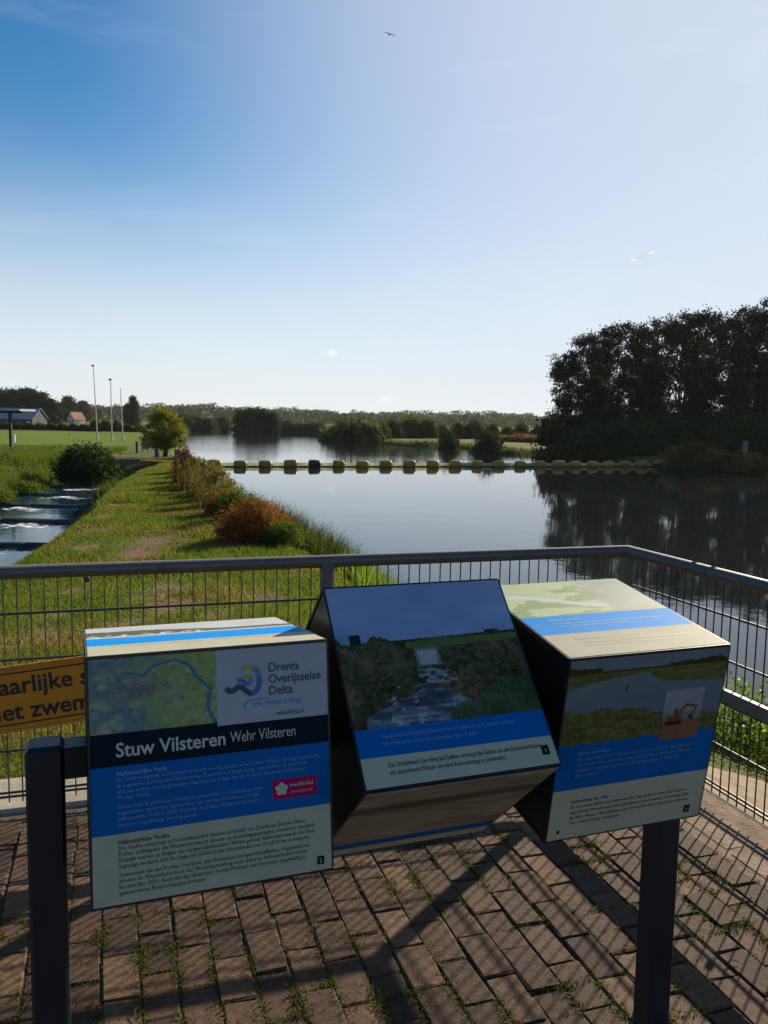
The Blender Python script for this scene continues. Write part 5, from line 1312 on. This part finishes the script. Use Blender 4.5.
p = at_depth(76.0, 419, 300); z = hgt(p[0], p[1])
gable('farm_house', 'small white gabled house with orange tiled roof beyond the field', 'house', (p[0], p[1], z), math.radians(62), 4.6, 3.6, 1.7, 3.9, M['wall_white'], M['roof_orange'],
      [(-2.32, -.9, 1.0, .1, .7, .8, 'window', M['glass']), (-2.32, .9, 1.0, .1, .7, .8, 'window', M['glass']), (-2.32, 0, 2.3, .1, .6, .7, 'window', M['glass']), (0.6, .7, 3.7, .4, .4, .9, 'chimney', M['roof_orange'])])
p = at_depth(96, 418, 315); z = hgt(p[0], p[1])
gable('farm_house', 'house with orange roof half hidden behind the light poles', 'house', (p[0], p[1], z), math.radians(20), 3.4, 4.0, 2.0, 4.6, M['wall_white'], M['roof_orange'],
      [(-.9, -2.03, 1.1, .6, .1, .8, 'window', M['glass']), (.9, -2.03, 1.1, .6, .1, .8, 'window', M['glass'])])
for k, (bx_, by_, tx_, ty_, lab, head) in enumerate([(97.5, 437, 93.2, 366, 'tallest slim steel light pole on the field behind the round bush', True), (112, 438.5, 110.6, 380, 'middle slim steel light pole on the field with a small lamp', True), (123, 438, 120.5, 389, 'shortest slim steel pole on the field without a lamp', False)]):
    a = G(bx_, by_, -.9); zb = hgt(a[0], a[1]); t = at_depth(tx_, ty_, a[1])
    e = tag(empty('light_pole', (a[0], a[1], zb)), lab, 'light pole')
    top = (t[0] - a[0], 0, t[2] - zb)
    MB().tube([(0, 0, -.3), (top[0] * .5, 0, top[2] * .5), top], [.085, .06, .04], 8).build('mast', M['steel'], e)
    if head:
        MB().box((top[0] - .05, 0, top[2] + .05), (.26, .30, .20), bev=.03).build('lamp_head', M['lamp'], e)
    else: MB().tube([top, (top[0], 0, top[2] + .12)], [.045, .02], 6).build('mast_cap', M['steel'], e)
    MB().box((.02, 0, .1), (.22, .22, .5), bev=.02).build('base', M['steel'], e)
# open shelter with a flat roof, notice box and a low rail
p = G(11.2, 454.5, -.9); z = hgt(p[0], p[1])
e = tag(empty('shelter', (p[0], p[1], z)), 'open shelter with one dark post in view and a thin flat roof', 'shelter')
hs = at_depth(11, 411, p[1])[2] - z
MB().box((0, 0, hs / 2 - .1), (.16, .16, hs + .2), bev=.015).build('post', M['wood_dark'], e)
MB().box((-2.6, 0, hs / 2 - .1), (.16, .16, hs + .2), bev=.015).build('post', M['wood_dark'], e)
MB().box((-1.05, 0.3, hs + .06), (4.1, 2.4, .10), bev=.02).build('roof', M['wood_pale'], e)
MB().box((-1.05, -.0, hs - .06), (3.6, .10, .14), bev=.01).build('beam', M['wood_dark'], e)
MB().box((.21, -.03, 1.02), (.15, .12, .46), bev=.01).build('notice_box', M['wall_white'], e)
p2 = G(14, 455, -.9); z2 = hgt(p2[0], p2[1])
e = tag(empty('low_rail', (p2[0], p2[1] - .5, z2)), 'low pale wooden rail in front of the open shelter', 'rail')
MB().box((-.7, 0, .46), (3.3, .09, .08), bev=.012).build('rail_beam', M['wood_pale'], e)
for sx_ in (-2.1, -.7, .3): MB().box((sx_, 0.05, .16), (.07, .07, .62), bev=.01).build('leg', M['wood_pale'], e)

# ------------------------------------------------------------------ bird and vapour trail
def bird(px, py, dist, span, label, roll_):
    p = at_depth(px, py, dist); e = tag(empty('bird', p), label, 'bird'); e.rotation_euler = (.25, roll_, .35); e.scale = (span, span, span)
    MB().tube([(0, -.22, 0), (0, -.15, .01), (0, -.02, .015), (0, .12, .01), (0, .2, 0), (0, .27, -.005)], [.012, .04, .058, .045, .03, .008], 8).build('body', M['bird'], e, True)
    for sg_ in (-1, 1):
        V = [(0, -.09, .02), (0, .09, .02), (sg_ * .22, -.10, .075), (sg_ * .22, .06, .075), (sg_ * .5, -.02, .03), (sg_ * .5, .03, .03)]
        V += [(x, y, z - .012) for x, y, z in V]
        Fc = [[0, 1, 3, 2], [2, 3, 5, 4], [6, 8, 9, 7], [8, 10, 11, 9], [0, 2, 8, 6], [2, 4, 10, 8], [1, 7, 9, 3], [3, 9, 11, 5], [4, 5, 11, 10], [0, 6, 7, 1]]
        MB().add(V, Fc).build('wing', M['bird'], e)
    MB().add([(-.025, .0 - .2, 0), (.025, -.2, 0), (.07, -.36, 0), (-.07, -.36, 0), (-.025, -.2, -.01), (.025, -.2, -.01), (.07, -.36, -.01), (-.07, -.36, -.01)], [[0, 1, 2, 3], [7, 6, 5, 4], [0, 4, 5, 1], [1, 5, 6, 2], [2, 6, 7, 3], [3, 7, 4, 0]]).build('tail', M['bird'], e)
bird(389.5, 34.5, 60, .86, 'dark bird gliding high above the river', .12)
bird(160, 122.5, 190, .55, 'tiny dark bird far off over the field', -.1)
a, c = at_depth(631, 261.5, 8000), at_depth(654, 251.5, 8300)
mid = (a + c) / 2
o = MB().tube([tuple(a - mid), tuple((a - mid) * .4), tuple((c - mid) * .4), tuple(c - mid)], [4.0, 9.0, 9.0, 3.0], 8).build('vapour_trail', M['trail'], None, True); o.location = mid
tag(o, 'short white vapour trail in the sky above the wood', 'vapour trail')

# ------------------------------------------------------------------ haze: the thin air between here and the horizon
m, n, l, b = new_mat('thin_haze')
n.remove(b)
pv = n.new('ShaderNodeVolumePrincipled'); pv.inputs['Color'].default_value = (0.86, 0.92, 1.0, 1); pv.inputs['Density'].default_value = 0.00007; pv.inputs['Anisotropy'].default_value = 0.35
l.new(pv.outputs[0], n.get('Material Output').inputs['Volume'])
hz_o = MB().box((0, 0, 7.0), (8600, 8600, 24.0)).build('haze', m)
tag(hz_o, 'thin pale haze lying over the river and fields', 'haze', kind='stuff')
